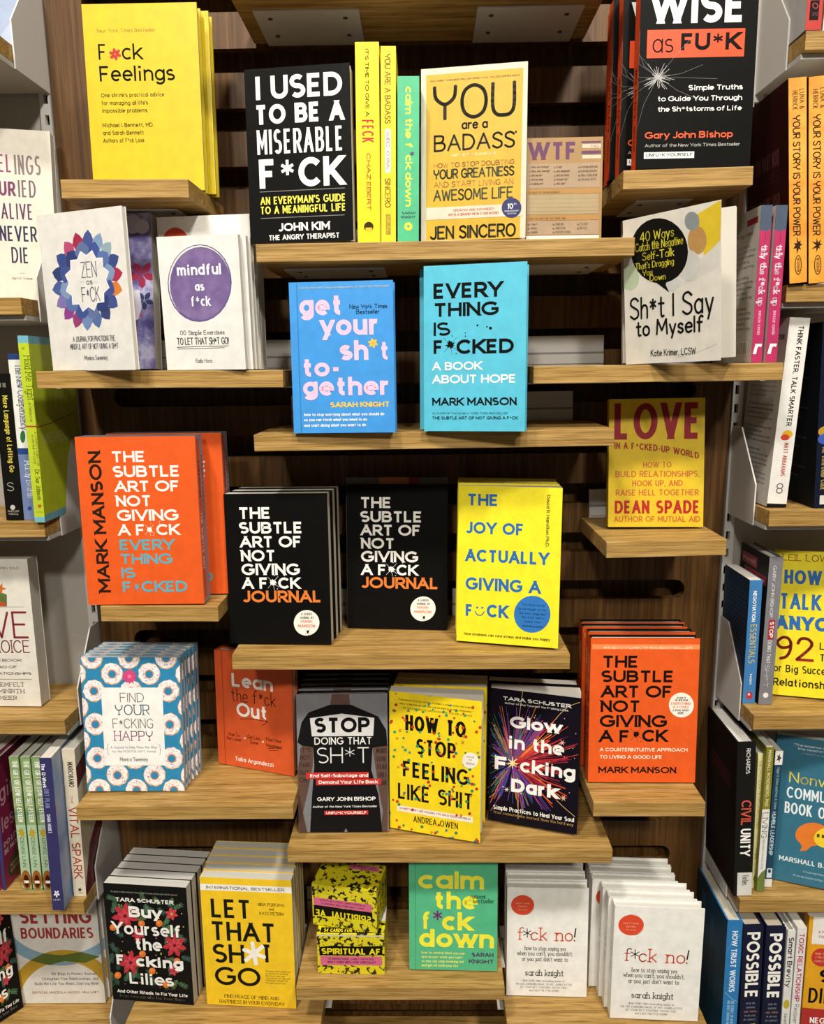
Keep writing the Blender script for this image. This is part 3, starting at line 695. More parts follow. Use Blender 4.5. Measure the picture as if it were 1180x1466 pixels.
a = Art(q, 'B').bg('#f2d41c').d("IT'S TIME TO GIVE A", 596, 612, 208, 507, BLK, .03).d('FECK', 584, 634, 521, 619, '#b5281c', .05).d('CHAZ EBERT', 603, 621, 662, 898, '#a5401a', .03).star(613, 962, 20, 20, 8, '#3a3012').r(600, 965, 627, 982, '#d8bc20')
book('hard', q, D['C1'], .03, '#f2d41c', 'tall yellow book spine with red and black vertical lettering', spine=a, spine_out=True, yh=-.150)
q = ((544.4, 66), (566.8, 66), (545.4, 346), (566.8, 346))
a = Art(q, 'B').bg('#edce25').sd('YOU ARE A BADASS', 681, 704, 230, 520, 1.0, '#7a6010').r(681, 552, 706, 722, WHT).c(693.5, 552, 12.5, WHT, 9).c(693.5, 722, 12.5, WHT, 9).d('GUIDED JOURNAL', 687, 701, 556, 716, '#777268', .01).sd('SINCERO', 682, 704, 754, 874, 1.0, '#8a7420').r(685, 905, 706, 990, '#a08a28').d('SEAL', 689, 702, 910, 986, '#edce25')
book('paper', q, D['C1'], .02, '#edce25', 'slim yellow spine with a white oval, between two taller spines', spine=a, spine_out=True, yh=-.148)
q = ((569, 109), (600, 109), (568.5, 346), (600, 346))
a = Art(q, 'B').bg(GRN).d('calm the f  ck down', 768, 798, 363, 865, '#ece43c', .03).ast(796, 640, 9, 1.0, '#5a2560').t('SARAH', 752, 812, 888, 899, '#3d3350', .03).t('KNIGHT', 748, 812, 906, 917, '#3d3350', .03).c(780, 953, 18, '#ece43c').p([(772, 946), (788, 946), (780, 964)], GRN)
book('hard', q, D['C1'], .028, GRN, 'mint green book spine with yellow lettering in the top row', spine=a, spine_out=True, yh=-.148)
q = ((603, 101.4), (756, 88), (603, 345.8), (752.5, 343))
Y1, Y2 = '#c49c16', '#2c2a20'
a = Art(q, 'C').bg('#cbc1aa').p([(174, 381), (657, 338), (640, 1192), (174, 1196)], Y1).s('#1 NEW YORK TIMES BESTSELLER MORE THAN 5 MILLION COPIES SOLD'.replace('#', ''), 193, 637, 408, 415, .5, '#8a5a18')
a.s('YOU', 215, 612, 442, 598, 4.3, Y2).s('are a', 352, 475, 600, 644, 2.0, Y2).s('BADASS', 216, 610, 682, 755, 2.5, Y2).c(619, 660, 6, Y2).s('REFUSE TO BE AVERAGE', 300, 520, 771, 781, .5, '#f1dfa0')
a.s('HOW TO STOP DOUBTING', 213, 610, 817, 838, 1.1, '#b07a16').s('YOUR GREATNESS', 213, 608, 850, 892, 1.9, '#4a4a2c').s('AND START LIVING AN', 213, 605, 910, 935, 1.1, '#b07a16').s('AWESOME LIFE', 213, 602, 950, 1000, 1.9, '#4a4a2c')
a.r(174, 1034, 657, 1094, '#cbc1aa').t('UPDATED AND EXPANDED', 307, 508, 1043, 1055, '#a5452a', .035).t('WITH A BRAND-NEW FOREWORD', 282, 533, 1064, 1077, '#a5452a', .035)
a.c(598, 1040, 50, '#2f3160').t('10', 576, 606, 1019, 1045, WHT, .02).t('TH', 608, 622, 1017, 1026, WHT).t('ANNIVERSARY', 562, 635, 1053, 1060, WHT).t('EDITION', 578, 620, 1066, 1072, WHT).s('JEN SINCERO', 197, 615, 1130, 1187, 2.3, Y2)
book('paper', q, D['C1'], .017, '#cbc1aa', 'amber paperback with a cream border and navy anniversary badge in the top row', a, yh=-.150, lean=5, yaw=-5, swing=5)
q = ((755, 197.5), (864.5, 196), (753, 341.5), (860, 341))
PUR = '#5d3452'
a = Art(q, 'X6').bg('#96713a').t('WTF', 140, 730, 200, 415, PUR, .045).r(785, 190, 1022, 214, PUR).r(795, 225, 1022, 272, '#cbb59a').t('PAD', 900, 1000, 232, 265, PUR).r(785, 306, 1022, 345, PUR).r(795, 360, 1022, 400, '#cbb59a')
a.r(130, 460, 1006, 752, '#9a7f60').r(130, 772, 1006, 826, '#a07226').t('SOURCE OF BEWILDERMENT', 145, 525, 795, 818, '#5a3c20', .02).r(130, 832, 985, 1066, '#9a855c')
for y in (882, 932, 985, 1030): a.r(145, y, 972, y + 4, '#8a6a48')
a.r(130, 1086, 985, 1140, '#a07226').t('CAN YOU HELP ME OUT HERE AND', 140, 590, 1106, 1130, '#5a3c20', .02).r(130, 1144, 985, 1310, '#9a7f60').r(110, 1322, 985, 1366, '#d2cabb')
for x, L_ in ((160, ('Were you thinking?', 'Were they thinking?', 'Did you do?', 'Did you mean', 'Is going on?')), (460, ('Is up?', 'Just happened?', 'Did you think', 'Should I do?', 'Was that?')), (755, ('Is wrong with you?', 'Is wrong with me?', 'Was in that drink', 'Seriously. WTF?!'))):
    for i, t_ in enumerate(L_): a.c(x, 497 + i * 50, 11, '#8a6a48').c(x, 497 + i * 50, 8, '#9a7f60').t(t_, x + 20, x + 20 + 11.5 * len(t_), 487 + i * 50, 508 + i * 50, '#5a3c20', .02)
for x, L_ in ((145, ('Stop it', 'Advise', 'Explain')), (440, ('Teach me', 'Look at me', 'Give me a break')), (735, ('Try this', 'Be nice'))):
    for i, t_ in enumerate(L_): a.c(x, 1180 + i * 47, 10, '#8a6a48').c(x, 1180 + i * 47, 7, '#9a7f60').t(t_, x + 22, x + 22 + 12 * len(t_), 1170 + i * 47, 1190 + i * 47, '#5a3c20', .02)
r_ = book('block', q, D['C1'], .009, '#96713a', 'kraft brown notepad with purple capitals, in the top row beside the amber paperback', a, yh=-.105, lean=6, name='notepad', cat='notepad', cover_name='pad')
q = ((919, -33), (1089.6, -36), (909.7, 241.5), (1072.8, 238.6))
OG2 = '#e04a1a'
a = Art(q, 'D').bg(BLK).t('WISE', 316, 792, -50, 119, WHT, .055).r(303, 150, 790, 290, OG2).t('as', 328, 433, 168, 264, BLK, -.006).t('FU*K', 470, 765, 166, 252, BLK, .045)
for k in range(62):
    an = random.uniform(0, 6.283); l_ = random.uniform(15, 85) if k % 6 else random.uniform(150, 330); r0 = random.uniform(0, 12); j = random.uniform(-.12, .12)
    a.l([(355 + r0 * math.cos(an), 385 + r0 * math.sin(an)), (355 + l_ * .5 * math.cos(an + j), 385 + l_ * .5 * math.sin(an + j)), (355 + l_ * math.cos(an), 385 + l_ * math.sin(an))], .42 if k % 6 else .3, '#b9b6b2' if k % 6 else '#7c7a76')
a.star(352, 382, 8, 24, 9, '#a8a6a2', 0, .4)
a.t('Simple Truths', 506, 776, 424, 450, WHT, .03).t('to Guide You Through', 352, 772, 480, 505, WHT, .025).t('the Sh*tstorms of Life', 352, 770, 532, 556, WHT, .025).t('Gary John Bishop', 288, 725, 657, 690, '#e2582c', .03).t('Author of the New York Times Bestseller', 288, 760, 716, 732, '#b9b6ae').r(284, 757, 533, 789, WHT).t('UNFU*K YOURSELF', 294, 525, 763, 779, BLK, .03)
sp = Art().bg(OG2).d('WISE AS FU*K', .3, .7, .45, .72, BLK, .02).d('BISHOP', .35, .65, .76, .9, BLK, .02)
book('hard', q, D['TR'], .019, BLK, 'black hardcover at upper right with orange band and cracked glass print, at the front', a, spine=sp, spine_col=OG2, yh=-.150, yaw=-7, lean=5,
     copies=[(.030, -.012), (.055, -.018), (.080, -.014)], copy_label='# black hardcover with orange spine back from the front one at upper right')
# --- second row left
q = ((54, 309), (171, 294), (74.6, 530), (197.3, 530))
a = Art(q, 'E').bg('#dedad2')
PC = ['#46558f', '#7f97b8', '#8fa5b0', '#3c4a80', '#a83050', '#d07a3a', '#40508a', '#3a4370', '#55699c', '#6d84b0', '#913d70', '#8a3f86', '#7d70a8', '#4a5a94', '#33426f', '#3a4c84', '#b04a70', '#a02c48', '#37406e', '#6980ac']
def petal_ring(a, cx, cy, rx, ry, n, f0, f1, cols, w_=.5, ph=0.0):
    for k in range(n):
        t0 = 6.2832 * k / n + ph; h = 3.1416 / n * w_ * 2
        P = [(cx + rx * f * math.sin(t0 + g), cy - ry * f * math.cos(t0 + g)) for f, g in ((f0, -h * .8), (f0 + (f1 - f0) * .45, -h), (f0 + (f1 - f0) * .75, -h * .55), (f1, 0), (f0 + (f1 - f0) * .75, h * .55), (f0 + (f1 - f0) * .45, h), (f0, h * .8))]
        a.p(P, cols[k % len(cols)])
a.flat(True); petal_ring(a, 368, 350, 150, 212, 18, .68, 1.0, PC, .52)
a.flat(False).flat(True); petal_ring(a, 368, 350, 150, 212, 12, .52, .80, ['#3f5390', '#5a6ea4', '#7b93b4', '#44508c', '#333f70', '#5f7099'], .62, .26)
a.flat(False).star(368, 350, 79, 96, 12, '#e8e6ec', .2, 0, 1.38).star(368, 350, 74, 92, 12, '#e0dcd6', .2, 0, 1.38)
a.s('ZEN', 342, 404, 272, 335, 1.1, '#4a4a58').s('as', 364, 388, 340, 363, .9, '#4a4a58').l([(335, 353), (355, 353)], .4, '#8a8a90').l([(395, 353), (415, 353)], .4, '#8a8a90').s('F*CK', 346, 420, 377, 437, 1.1, '#4a4a58')
a.s('A JOURNAL FOR PRACTICING THE', 307, 487, 587, 608, .6, '#5b5b62', gap=.18).s('MINDFUL ART OF NOT GIVING A SH*T', 295, 503, 620, 642, .6, '#5b5b62', gap=.18).s('Monica Sweeney', 357, 457, 670, 690, .5, '#3f3f46')
book('paper', q, D['L2'], .007, '#dedad2', 'white journal with a ring of watercolour petals, leftmost on its shelf', a, yh=-.150, lean=5, yaw=-19, syaw=4)
q = ((120, 306), (215, 304.4), (128, 529), (223.7, 529))
a = Art(q, 'E').bg('galaxy').flower(600, 330, 60, 5, '#9c2c4c').flower(540, 320, 30, 5, '#8a2240').flower(610, 440, 42, 5, '#34406c').flower(560, 490, 45, 5, '#b04468').p([(590, 395), (600, 470), (585, 520), (545, 540), (550, 400)], '#cfcbd6').c(560, 120, 40, '#bdb9cc').c(600, 130, 30, '#cac6d2')
book('paper', q, D['L2'], .022, '#d9d6cf', 'purple and blue galaxy watercolour book behind the petal ring journal', a, yh=-.115, lean=4)
def no_art(q, zoom, dx=0, dy=0, full=True):
    a = Art(q, zoom).bg('#e9e6de')
    BO, BK = '#d8482a', '#1c1a18'
    a.c(748 + dx, 377 + dy, 68, BK, 58).c(750 + dx, 376 + dy, 66, '#e9e6de', 56).c(742 + dx, 378 + dy, 66, BO, 57)
    a.t('NO F*CKS', 702 + dx, 782 + dx, 363 + dy, 372 + dy, '#f0a58c', .02).t('GIVEN', 716 + dx, 768 + dx, 381 + dy, 390 + dy, '#f0a58c', .02).t('GUIDE', 714 + dx, 768 + dx, 401 + dy, 407 + dy, '#f0a58c', .02)
    if full:
        RD = '#d2543a'
        a.s('f', 714, 748, 506, 573, 1.7, RD, True).ast(768, 537, 24, 1.3, BK, 6, .5).s('ck', 790, 878, 508, 576, 1.9, RD, True).s('no', 924, 1022, 512, 580, 1.9, RD, True).l([(1042, 512), (1034, 560)], 2.0, BK).c(1033, 580, 4, BK)
        for t_, x0, x1, y in (('how to stop saying yes', 752, 985, 610), ("when you can't, you shouldn't,", 710, 1022, 638), ("or you just don't want to", 738, 995, 670)): a.s(t_, x0, x1, y, y + 22, .75, '#6a6760', True)
        a.s('sarah knight', 757, 968, 742, 773, 1.1, '#4a4843', True)
        for t_, x0, x1, y in (('NEW YORK TIMES bestselling author of', 742, 975, 797), ('THE LIFE-CHANGING MAGIC OF NOT GIVING A F*CK,', 700, 1018, 814), ('GET YOUR SH*T TOGETHER, YOU DO YOU,', 727, 985, 832), ('and CALM THE F*CK DOWN', 776, 940, 850)): a.t(t_, x0, x1, y, y + 11, '#8b8880')
    return a
qn = ((726.5, 1270), (844.8, 1272.5), (725.3, 1425), (838.4, 1427))
NO = no_art(qn, 'V')
q = ((222, 312), (358.6, 305.4), (242, 529), (366, 529))
book('hard', q, D['L2'], .022, '#dedad2', 'white hardcover with orange round badge peeking out behind the purple circle books', NO, yh=-.105, lean=4)
book('paper', ((246, 310), (369, 306), (262, 529), (377, 529)), D['L2'], .018, '#d3cfc6', 'cream backed book standing last behind the purple circle books', yh=-.072, lean=4)
q = ((222, 340), (340.7, 334), (242, 529), (352, 530))
a = Art(q, 'E').bg('#dfdcd6').c(843, 374, 136, '#5f5080', 166).c(842, 372, 131, '#dfdcd6', 160).c(846, 377, 127, 'purple_wash', 156).c(845, 377, 129, '#6d5f8c', 158).c(845, 377, 125, 'purple_wash', 154)
a.t('mindful', 745, 932, 297, 344, '#f1eff0', .03).t('as', 822, 862, 372, 409, '#f1eff0', .03).t('f*ck', 806, 888, 432, 474, '#f1eff0', .03).s('100 Simple Exercises', 764, 948, 576, 592, .7, '#55504c', True).s('TO LET THAT SH*T GO!', 752, 965, 606, 632, 1.0, '#3c3836').l([(752, 643), (860, 640), (965, 640)], .6, '#3c3836').l([(755, 650), (950, 647)], .5, '#3c3836').s('Emily Horn', 830, 898, 692, 706, .5, '#55504c', True)
book('paper', q, D['L2'], .0095, '#dfdcd6', 'white book with large purple circle and white lettering, at the front', a, yh=-.158, lean=5,
     copies=[(.012, .005), (.0225, .006)], copy_label='# white book back from the front purple circle one, only its edge visible')
# --- blue and turquoise
q = ((413, 404), (563, 401.4), (421.4, 621), (565.8, 620.3))
PK = '#ecbcd4'
a = Art(q, 'F').bg('#3d8fd4').r(128, 130, 133, 770, '#2f78b8').t('get', 143, 325, 186, 272, PK, .045).t('your', 232, 482, 271, 357, PK, .045).t('sh', 315, 435, 379, 463, PK, .045).flower(455, 391, 22, 6, '#f2b63a').t('t', 483, 523, 384, 462, PK, .045).t('to-', 155, 318, 455, 532, PK, .045).t('gether', 160, 527, 535, 613, PK, .045)
a.t('SARAH KNIGHT', 275, 525, 640, 662, '#f0c040', .045).t('how to stop worrying about what you should do', 165, 502, 686, 698, WHT, .03).t('so you can finish what you need to do', 165, 430, 708, 720, WHT, .03).t('and start doing what you want to do', 165, 425, 731, 743, WHT, .03)
a.t('From the New York Times bestselling author of CALM THE F*CK DOWN', 140, 522, 150, 158, '#c9c488').s('New York Times', 357, 515, 226, 243, .6, '#1c3350').s('Bestseller', 385, 482, 248, 265, .6, '#1c3350')
book('hard', q, D['C2'], .022, '#3d8fd4', 'light blue hardcover with pink lettering and an orange flower asterisk', a, yh=-.148, lean=5)
q = ((606.4, 381), (756.3, 374.2), (607.8, 618.3), (750.5, 618.3))
TQ = '#53b4cc'
a = Art(q, 'F').bg(TQ).t('EVERY', 710, 1005, 138, 204, BLK, .04).t('THING', 710, 987, 222, 281, BLK, .04).t('IS', 711, 782, 304, 362, BLK, .04).t('F', 711, 752, 380, 438, BLK, .04).splat(783, 399, 20, BLK).t('CKED', 808, 1050, 377, 438, BLK, .04)
a.t('A BOOK', 706, 915, 473, 508, WHT, .03).t('ABOUT HOPE', 706, 1057, 528, 563, WHT, .03).t('MARK MANSON', 706, 1060, 623, 655, BLK, .035).t('AUTHOR OF THE #1 NEW YORK TIMES BESTSELLER', 706, 1023, 684, 692, '#28505c').t('THE SUBTLE ART OF NOT GIVING A F*CK', 706, 1065, 701, 713, BLK, .02).c(897, 316, 4, BLK).c(952, 328, 6, BLK).c(937, 322, 3, BLK)
book('hard', q, D['C2'], .024, TQ, 'turquoise hardcover with black and white capitals and an ink splat', a, yh=-.150, lean=5, yaw=-4, copies=[(.030, -.012)], copy_label='turquoise hardcover mostly hidden behind the one with the ink splat')
# --- speech bubble book
q = ((890, 319), (1017, 305), (892, 517), (1020, 516))
book('paper', q, D['R2'], .010, '#b9b0a6', 'mauve paperback standing behind the speech bubble book', yh=-.120, lean=5)
q = ((895, 318), (1027.9, 284), (893.5, 516), (1036.8, 516))
a = Art(q, 'G').bg('#d8d2c6').p([(640, 22), (655, 20), (655, 200), (575, 285), (560, 190), (530, 90)], '#d6b92e').p([(655, 205), (655, 330), (440, 440), (560, 290)], '#cfcac0').c(215, 385, 45, '#b4c0a0', 62).c(540, 205, 47, '#b58a52', 66).c(513, 118, 36, '#858c8c', 42).c(500, 325, 62, '#c6c4bd', 74).p([(395, 350), (385, 440), (430, 455), (470, 400)], '#c6c4bd')
a.c(360, 262, 136, '#161412', 150).p([(250, 320), (330, 400), (405, 456), (388, 420), (395, 380), (440, 330)], '#161412')
YE = '#ddd03a'
a.s('40 Ways', 268, 425, 182, 222, 1.0, YE).s('to', 330, 350, 215, 228, .6, YE).s('Catch the Negative', 246, 470, 232, 268, .9, YE).s('Self-Talk', 278, 427, 272, 306, 1.0, YE).s("That's Dragging", 244, 426, 322, 350, .9, YE).s('You', 278, 322, 352, 377, .9, YE).s('Down', 312, 386, 374, 402, .9, YE)
a.s('Sh*t I Say', 216, 630, 488, 588, 2.5, '#1d1b19').s('to Myself', 243, 580, 600, 672, 2.5, '#1d1b19').s('Katie Krimer, LCSW', 313, 545, 748, 780, .9, '#33302c').l([(440, 795), (560, 765), (660, 725)], .3, '#bdb8ae')
book('paper', q, D['R2'], .015, '#d8d2c6', 'white paperback with black speech bubble and handwritten title', a, yh=-.145, lean=5, yaw=-40, syaw=4, swing=29)
# --- pink spines
for i, (q, lb) in enumerate(((((1090, 293), (1106.5, 293.8), (1074.8, 517.7), (1090.7, 518.6)), 'pink book spine, nearer the handwritten-title paperback of the two'), (((1111.7, 293), (1128, 294), (1095, 517.7), (1112.3, 517.7)), 'pink book spine, farther from the handwritten-title paperback of the two'))):
    sp = Art().bg('#ac2c5a').r(0, 0, 1, .152, '#4a5566').p([(.1, .15), (.5, .165), (.9, .145), (.9, .1), (.1, .1)], '#4a5566').l([(.55, .17), (.5, .24)], .4, '#5a2038')
    sp.sd('tidy the f*ck up', .28, .78, .25, .63, 1.3, '#f0dfe4', True).d('messie condo', .38, .7, .665, .82, '#e8b4c8').p([(.12, .945), (.42, .945), (.5, .905), (.62, .895), (.85, .9), (.92, .878), (.3, .878)], WHT)
    bk = Art().bg('#c4bdb0').t('what now? bring it here', .12, .85, .14, .165, '#8a2c38', .02).r(.7, .06, .95, .10, '#a02c34')
    for k in range(17):
        if k not in (5, 11): bk.t(('some printed lines about folding', 'and tidying every little thing', 'that nobody wants to keep')[k % 3], .08, .92 if k % 3 else .8, .22 + k * .034, .237 + k * .034, '#6a645c' if k != 12 else '#7a2c30')
    bk.r(.62, .86, .9, .95, '#e8e4da')
    for k in range(9): bk.r(.64 + k * .028, .865, .652 + k * .028, .945, '#22201c')
    book('hard', q, D['R2'], .02, '#ac2c5a', lb, spine=sp, back=bk, spine_out=True, yh=-.155, depth=.13, back_col='#c4bdb0', pages='#b0a99c', group='pink spines beside the handwritten title')
# --- yellow with dark red letters
q = ((874.3, 570.4), (1009, 570.4), (869, 754), (1007.8, 754))
DR, TN = '#8c1420', '#b8602c'
a = Art(q, 'J').bg('#d2b226').t('LOVE', 700, 1028, 44, 180, DR, .05).t('IN A F*CKED-UP WORLD', 698, 1022, 190, 215, '#9a2a20', .03, bend=.085).t('HOW TO', 808, 917, 266, 288, TN, .02).t('BUILD RELATIONSHIPS,', 700, 1025, 300, 324, TN, .02).t('HOOK UP, AND', 765, 960, 336, 360, TN, .02).t('RAISE HELL TOGETHER', 700, 1022, 372, 396, TN, .02).t('DEAN SPADE', 695, 1026, 415, 467, '#a82420', .045).t('AUTHOR OF MUTUAL AID', 691, 1028, 477, 500, TN, .02)
book('hard', q, D['R3'], .021, '#d2b226', 'yellow hardcover with dark red letters alone on a short shelf', a, yh=-.122, lean=6, yaw=3)
# --- orange boxed sets
q = ((105.7, 625.7), (279, 624), (127.6, 866), (292.5, 864))
TL = '#58a6b4'
a = Art(q, 'H').bg('#dd581e').up('MARK MANSON', 433, 496, 300, 1003, '#2a1c14', .04)
for t_, x0, x1, y0, y1, c_ in (('THE', 551, 720, 300, 355, WHT), ('SUBTLE', 560, 893, 373, 430, WHT), ('ART OF', 569, 892, 448, 503, WHT), ('NOT', 577, 752, 521, 576, WHT), ('GIVING', 582, 887, 592, 648, WHT), ('A F', 588, 722, 665, 720, WHT), ('CK', 778, 892, 663, 718, WHT),
                               ('EVERY', 596, 868, 740, 793, TL), ('THING', 598, 858, 811, 862, TL), ('IS', 607, 675, 879, 931, TL), ('F', 613, 657, 948, 1000, TL), ('CKED', 707, 932, 945, 999, TL)): a.t(t_, x0, x1, y0, y1, c_, .035)
a.splat(745, 690, 16, '#f4ead6').splat(683, 972, 14, TL)
sd = Art().bg('#8a8f92').r(.1, .02, .48, .98, '#d8501c').r(.52, .02, .95, .98, '#8d8496').d('MANSON', .18, .4, .15, .36, '#2a1c14', .02).d('MARK MANSON', .6, .85, .12, .5, '#5a4a58', .02).d('THE SUBTLE ART', .18, .4, .45, .8, '#f0dfc8', .01)
book('block', q, D['L3'], .032, '#dd581e', 'orange boxed book set with black sideways capitals, the one in front', a, side=sd, top=Art().bg('#5f6c74'), yh=-.160, lean=6, yaw=-4, name='boxed_set', cat='boxed book set',
     copies=[(.046, .0225)], copy_label='orange boxed book set standing behind, only its right strip visible')
# --- black journals, bright yellow
q = ((319, 705.8), (467, 707.3), (331.4, 921), (476.3, 921.8))
a = Art(q, 'I').bg('#100f0e')
for t_, x0, x1, y0, y1, c_ in (('THE', 133, 285, 214, 268, WHT), ('SUBTLE', 138, 435, 283, 337, WHT), ('ART OF', 143, 432, 349, 402, WHT), ('NOT', 148, 310, 414, 467, WHT), ('GIVING', 151, 425, 478, 532, WHT), ('A F', 155, 277, 543, 596, WHT), ('CK', 325, 426, 545, 597, WHT), ('JOURNAL', 158, 528, 605, 660, '#dd7a34')): a.t(t_, x0, x1, y0, y1, c_, .038)
a.splat(301, 567, 17, WHT).c(460, 758, 60, '#efe9dc').t('A GUIDED', 434, 485, 711, 722, BLK, .03).t('JOURNAL BY', 428, 493, 728, 739, BLK, .03).t('MARK', 433, 487, 745, 758, '#d0602a', .02).t('MANSON', 420, 500, 765, 780, '#d0602a', .02).splat(466, 800, 8, BLK)
book('paper', q, D['C3'], .022, '#100f0e', 'black journal with white and orange capitals, left one on its shelf, in front', a, yh=-.160, lean=7, pages='#c9c3b6',
     copies=[(.025, .003), (.050, .005)], copy_label='# black journal back in the left pile, only its top edge visible')
q = ((495, 693), (641, 693.5), (499, 897), (639.5, 902))
book('paper', q, D['C3'], .012, '#100f0e', 'black journal with white and orange capitals, right one, set farther back', a, yh=-.125, lean=6, pages='#c9c3b6')
book('paper', ((494, 683), (642, 684), (499, 893), (640, 895)), D['C3'], .018, '#6b6868', 'grey covered book behind the right black journal, top edge only', Art().bg('#6b6868').r(.33, 0, .66, .2, '#c07a4a').r(.62, 0, .72, .2, '#8a2a24'), top=Art().bg('#5e5c5c').r(.33, 0, .68, 1, '#b9825a').r(.62, 0, .72, 1, '#8a2a24'), yh=-.098, lean=6)
q = ((655.4, 697), (806.4, 700), (655.4, 917), (798.2, 931))
BLU = '#2a6aa8'
a = Art(q, 'J').bg('#f0df2a')
for t_, x0, x1, y0, y1 in (('THE', 127, 248, 399, 445), ('JOY OF', 124, 348, 508, 553), ('ACTUALLY', 124, 445, 613, 660), ('GIVING A', 126, 413, 720, 767), ('F', 128, 155, 822, 866), ('CK', 207, 288, 824, 872)): a.t(t_, x0, x1, y0, y1, BLU, .04)
a.c(171, 836, 4, BLU).c(190, 837, 4, BLU).l([(163, 850), (171, 862), (181, 865), (190, 862), (197, 852)], 1.4, BLU, True).c(380, 864, 70, '#2f72b8')
for i, (t_, x0, x1) in enumerate((('"This book should', 338, 428), ('be the thought for the', 328, 432), ('day every single day"', 330, 432), ('DR. JULIE SMITH,', 340, 425), ('Sunday Times', 350, 412), ('bestselling author', 342, 420))): a.t(t_, x0, x1, 822 + i * 16, 830 + i * 16, '#16304a', .01)
a.t('How kindness can cure stress and make you happy', 123, 448, 926, 936, '#3a3c20', .02).d('David R. Hamilton Ph.D.', 438, 451, 403, 608, '#3a3c30', .01)
book('paper', q, D['C3'], .0193, '#f0df2a', 'bright yellow paperback with blue capitals and smiley, at the front', a, yh=-.150, lean=7, yaw=-9, syaw=5, swing=8,
     copies=[(.025, -.002), (.047, -.004), (.068, -.004)], copy_label='# bright yellow paperback back from the front smiley copy')
# --- orange hardcovers at right
q = ((845.2, 913.3), (1004.1, 913.8), (842.9, 1119.3), (993.7, 1120.2))
a = Art(q, 'P').bg('#dd581e').r(205, 270, 878, 300, '#ee8a50').t('#1 NEW YORK TIMES BESTSELLER', 275, 830, 284, 298, '#f6dcc0', .01)
for t_, x0, x1, y0, y1 in (('THE', 266, 493, 341, 417), ('SUBTLE', 262, 713, 434, 508), ('ART OF', 261, 703, 528, 603), ('NOT', 259, 505, 620, 693), ('GIVING', 254, 668, 711, 785), ('A F', 251, 440, 803, 877), ('CK', 515, 668, 801, 875), ('MARK MANSON', 248, 722, 1025, 1063)): a.t(t_, x0, x1, y0, y1, '#181210', .038)
a.splat(478, 828, 24, '#181210').c(757, 650, 77, '#efe6d6').t('A COUNTERINTUITIVE APPROACH', 255, 792, 911, 932, '#f6e6cc', .025).t('TO LIVING A GOOD LIFE', 255, 635, 955, 976, '#f6e6cc', .025)
for t_, x0, x1, y0, y1, c_ in (('AUTHOR OF', 727, 787, 600, 611, BLK), ('THE NEW BOOK', 715, 799, 614, 626, BLK), ('EVERYTHING', 694, 815, 632, 648, '#d0602a'), ('IS F*CKED', 705, 803, 655, 670, '#d0602a'), ('A BOOK ABOUT', 703, 803, 676, 688, BLK), ('HOPE', 735, 770, 692, 706, BLK)): a.t(t_, x0, x1, y0, y1, c_, .02)
sp = Art().bg('#d0521c').d('MARK', .3, .68, .12, .25, '#f0c090', .02).d('THE SUBTLE ART OF', .28, .72, .38, .82, '#181210', .03)
book('hard', q, D['R4'], .0188, '#dd581e', 'orange hardcover with black capitals and round white sticker, front of its stack', a, spine=sp, yh=-.150, lean=7, pages='#eeebe2', edge='#15120f',
     copies=[(.026, .002), (.049, -.002), (.069, 0)], copy_label='# orange hardcover back from the round sticker copy in the stack')
# --- doughnuts
q = ((116, 941), (259, 941), (123.4, 1132.7), (262.5, 1131.7))
a = Art(q, 'M').bg('#2d84ae')
DN = []
for j, y in enumerate((228, 312, 402, 490, 578, 666, 757, 846, 925)):
    off = (492, 598, 500, 412, 505, 418, 512, 420, 520)[j]
    for k in range(-1, 4):
        x = off + k * 196
        if 370 < x < 1040: DN.append((x, y))
a.flat(True)
for x, y in DN: a.star(x, y, 57, 60, 11, '#d9a878', x, .03)
a.flat(False).flat(True)
for x, y in DN: a.star(x - 1, y - 2, 53, 57, 10, '#efe8e4', y, .04)
a.flat(False).flat(True)
for x, y in DN:
    for k in range(26):
        an = random.uniform(0, 6.283); rr = random.uniform(24, 50); l_ = random.uniform(0, 3.14); xx, yy = x + rr * math.cos(an), y + rr * math.sin(an)
        if 425 < xx < 968: a.l([(xx - 4 * math.cos(l_), yy - 4 * math.sin(l_)), (xx + 4 * math.cos(l_), yy + 4 * math.sin(l_))], .55, random.choice(['#b84a78', '#7d4a94', '#d07a54', '#5a5a9a', '#c25a6a']))
a.flat(False).flat(True)
for x, y in DN: a.c(x, y, 24, '#d98a5a')
a.flat(False).flat(True)
for x, y in DN: a.c(x, y + 1, 19, '#2d84ae')
a.flat(False)
a.star(690, 325, 30, 40, 12, '#d2467a').c(690, 325, 10, '#e87aa0')
a.r(538, 384, 862, 796, '#f0ede6').s('FIND', 639, 762, 413, 460, 1.1, '#6b6b6b').s('YOUR', 613, 790, 476, 527, 1.4, '#3f7486', True).s('F*CKING', 598, 808, 549, 598, 1.1, '#6b6b6b').s('HAPPY', 601, 805, 615, 663, 1.3, '#a0527a', True)
a.t('A Journal to Help Pave the Way', 583, 828, 693, 706, '#6a6a6a').t('for the POSITIVE SH*T Ahead', 590, 820, 715, 727, '#6a6a6a').s('{', 562, 574, 685, 735, .5, '#6a6a6a').s('}', 838, 850, 685, 735, .5, '#6a6a6a').s('Monica Sweeney', 632, 778, 752, 772, .6, '#4f4f55')
book('paper', q, D['L4'], .0097, '#2d84ae', 'blue doughnut patterned journal with white title panel, at the front', a, yh=-.158, lean=1, slean=1, pages='#c4c0b8',
     copies=[(.0108, .001), (.0216, .002), (.0324, .005), (.0432, .008), (.054, .009)], copy_label='# doughnut patterned journal back from the front copy')
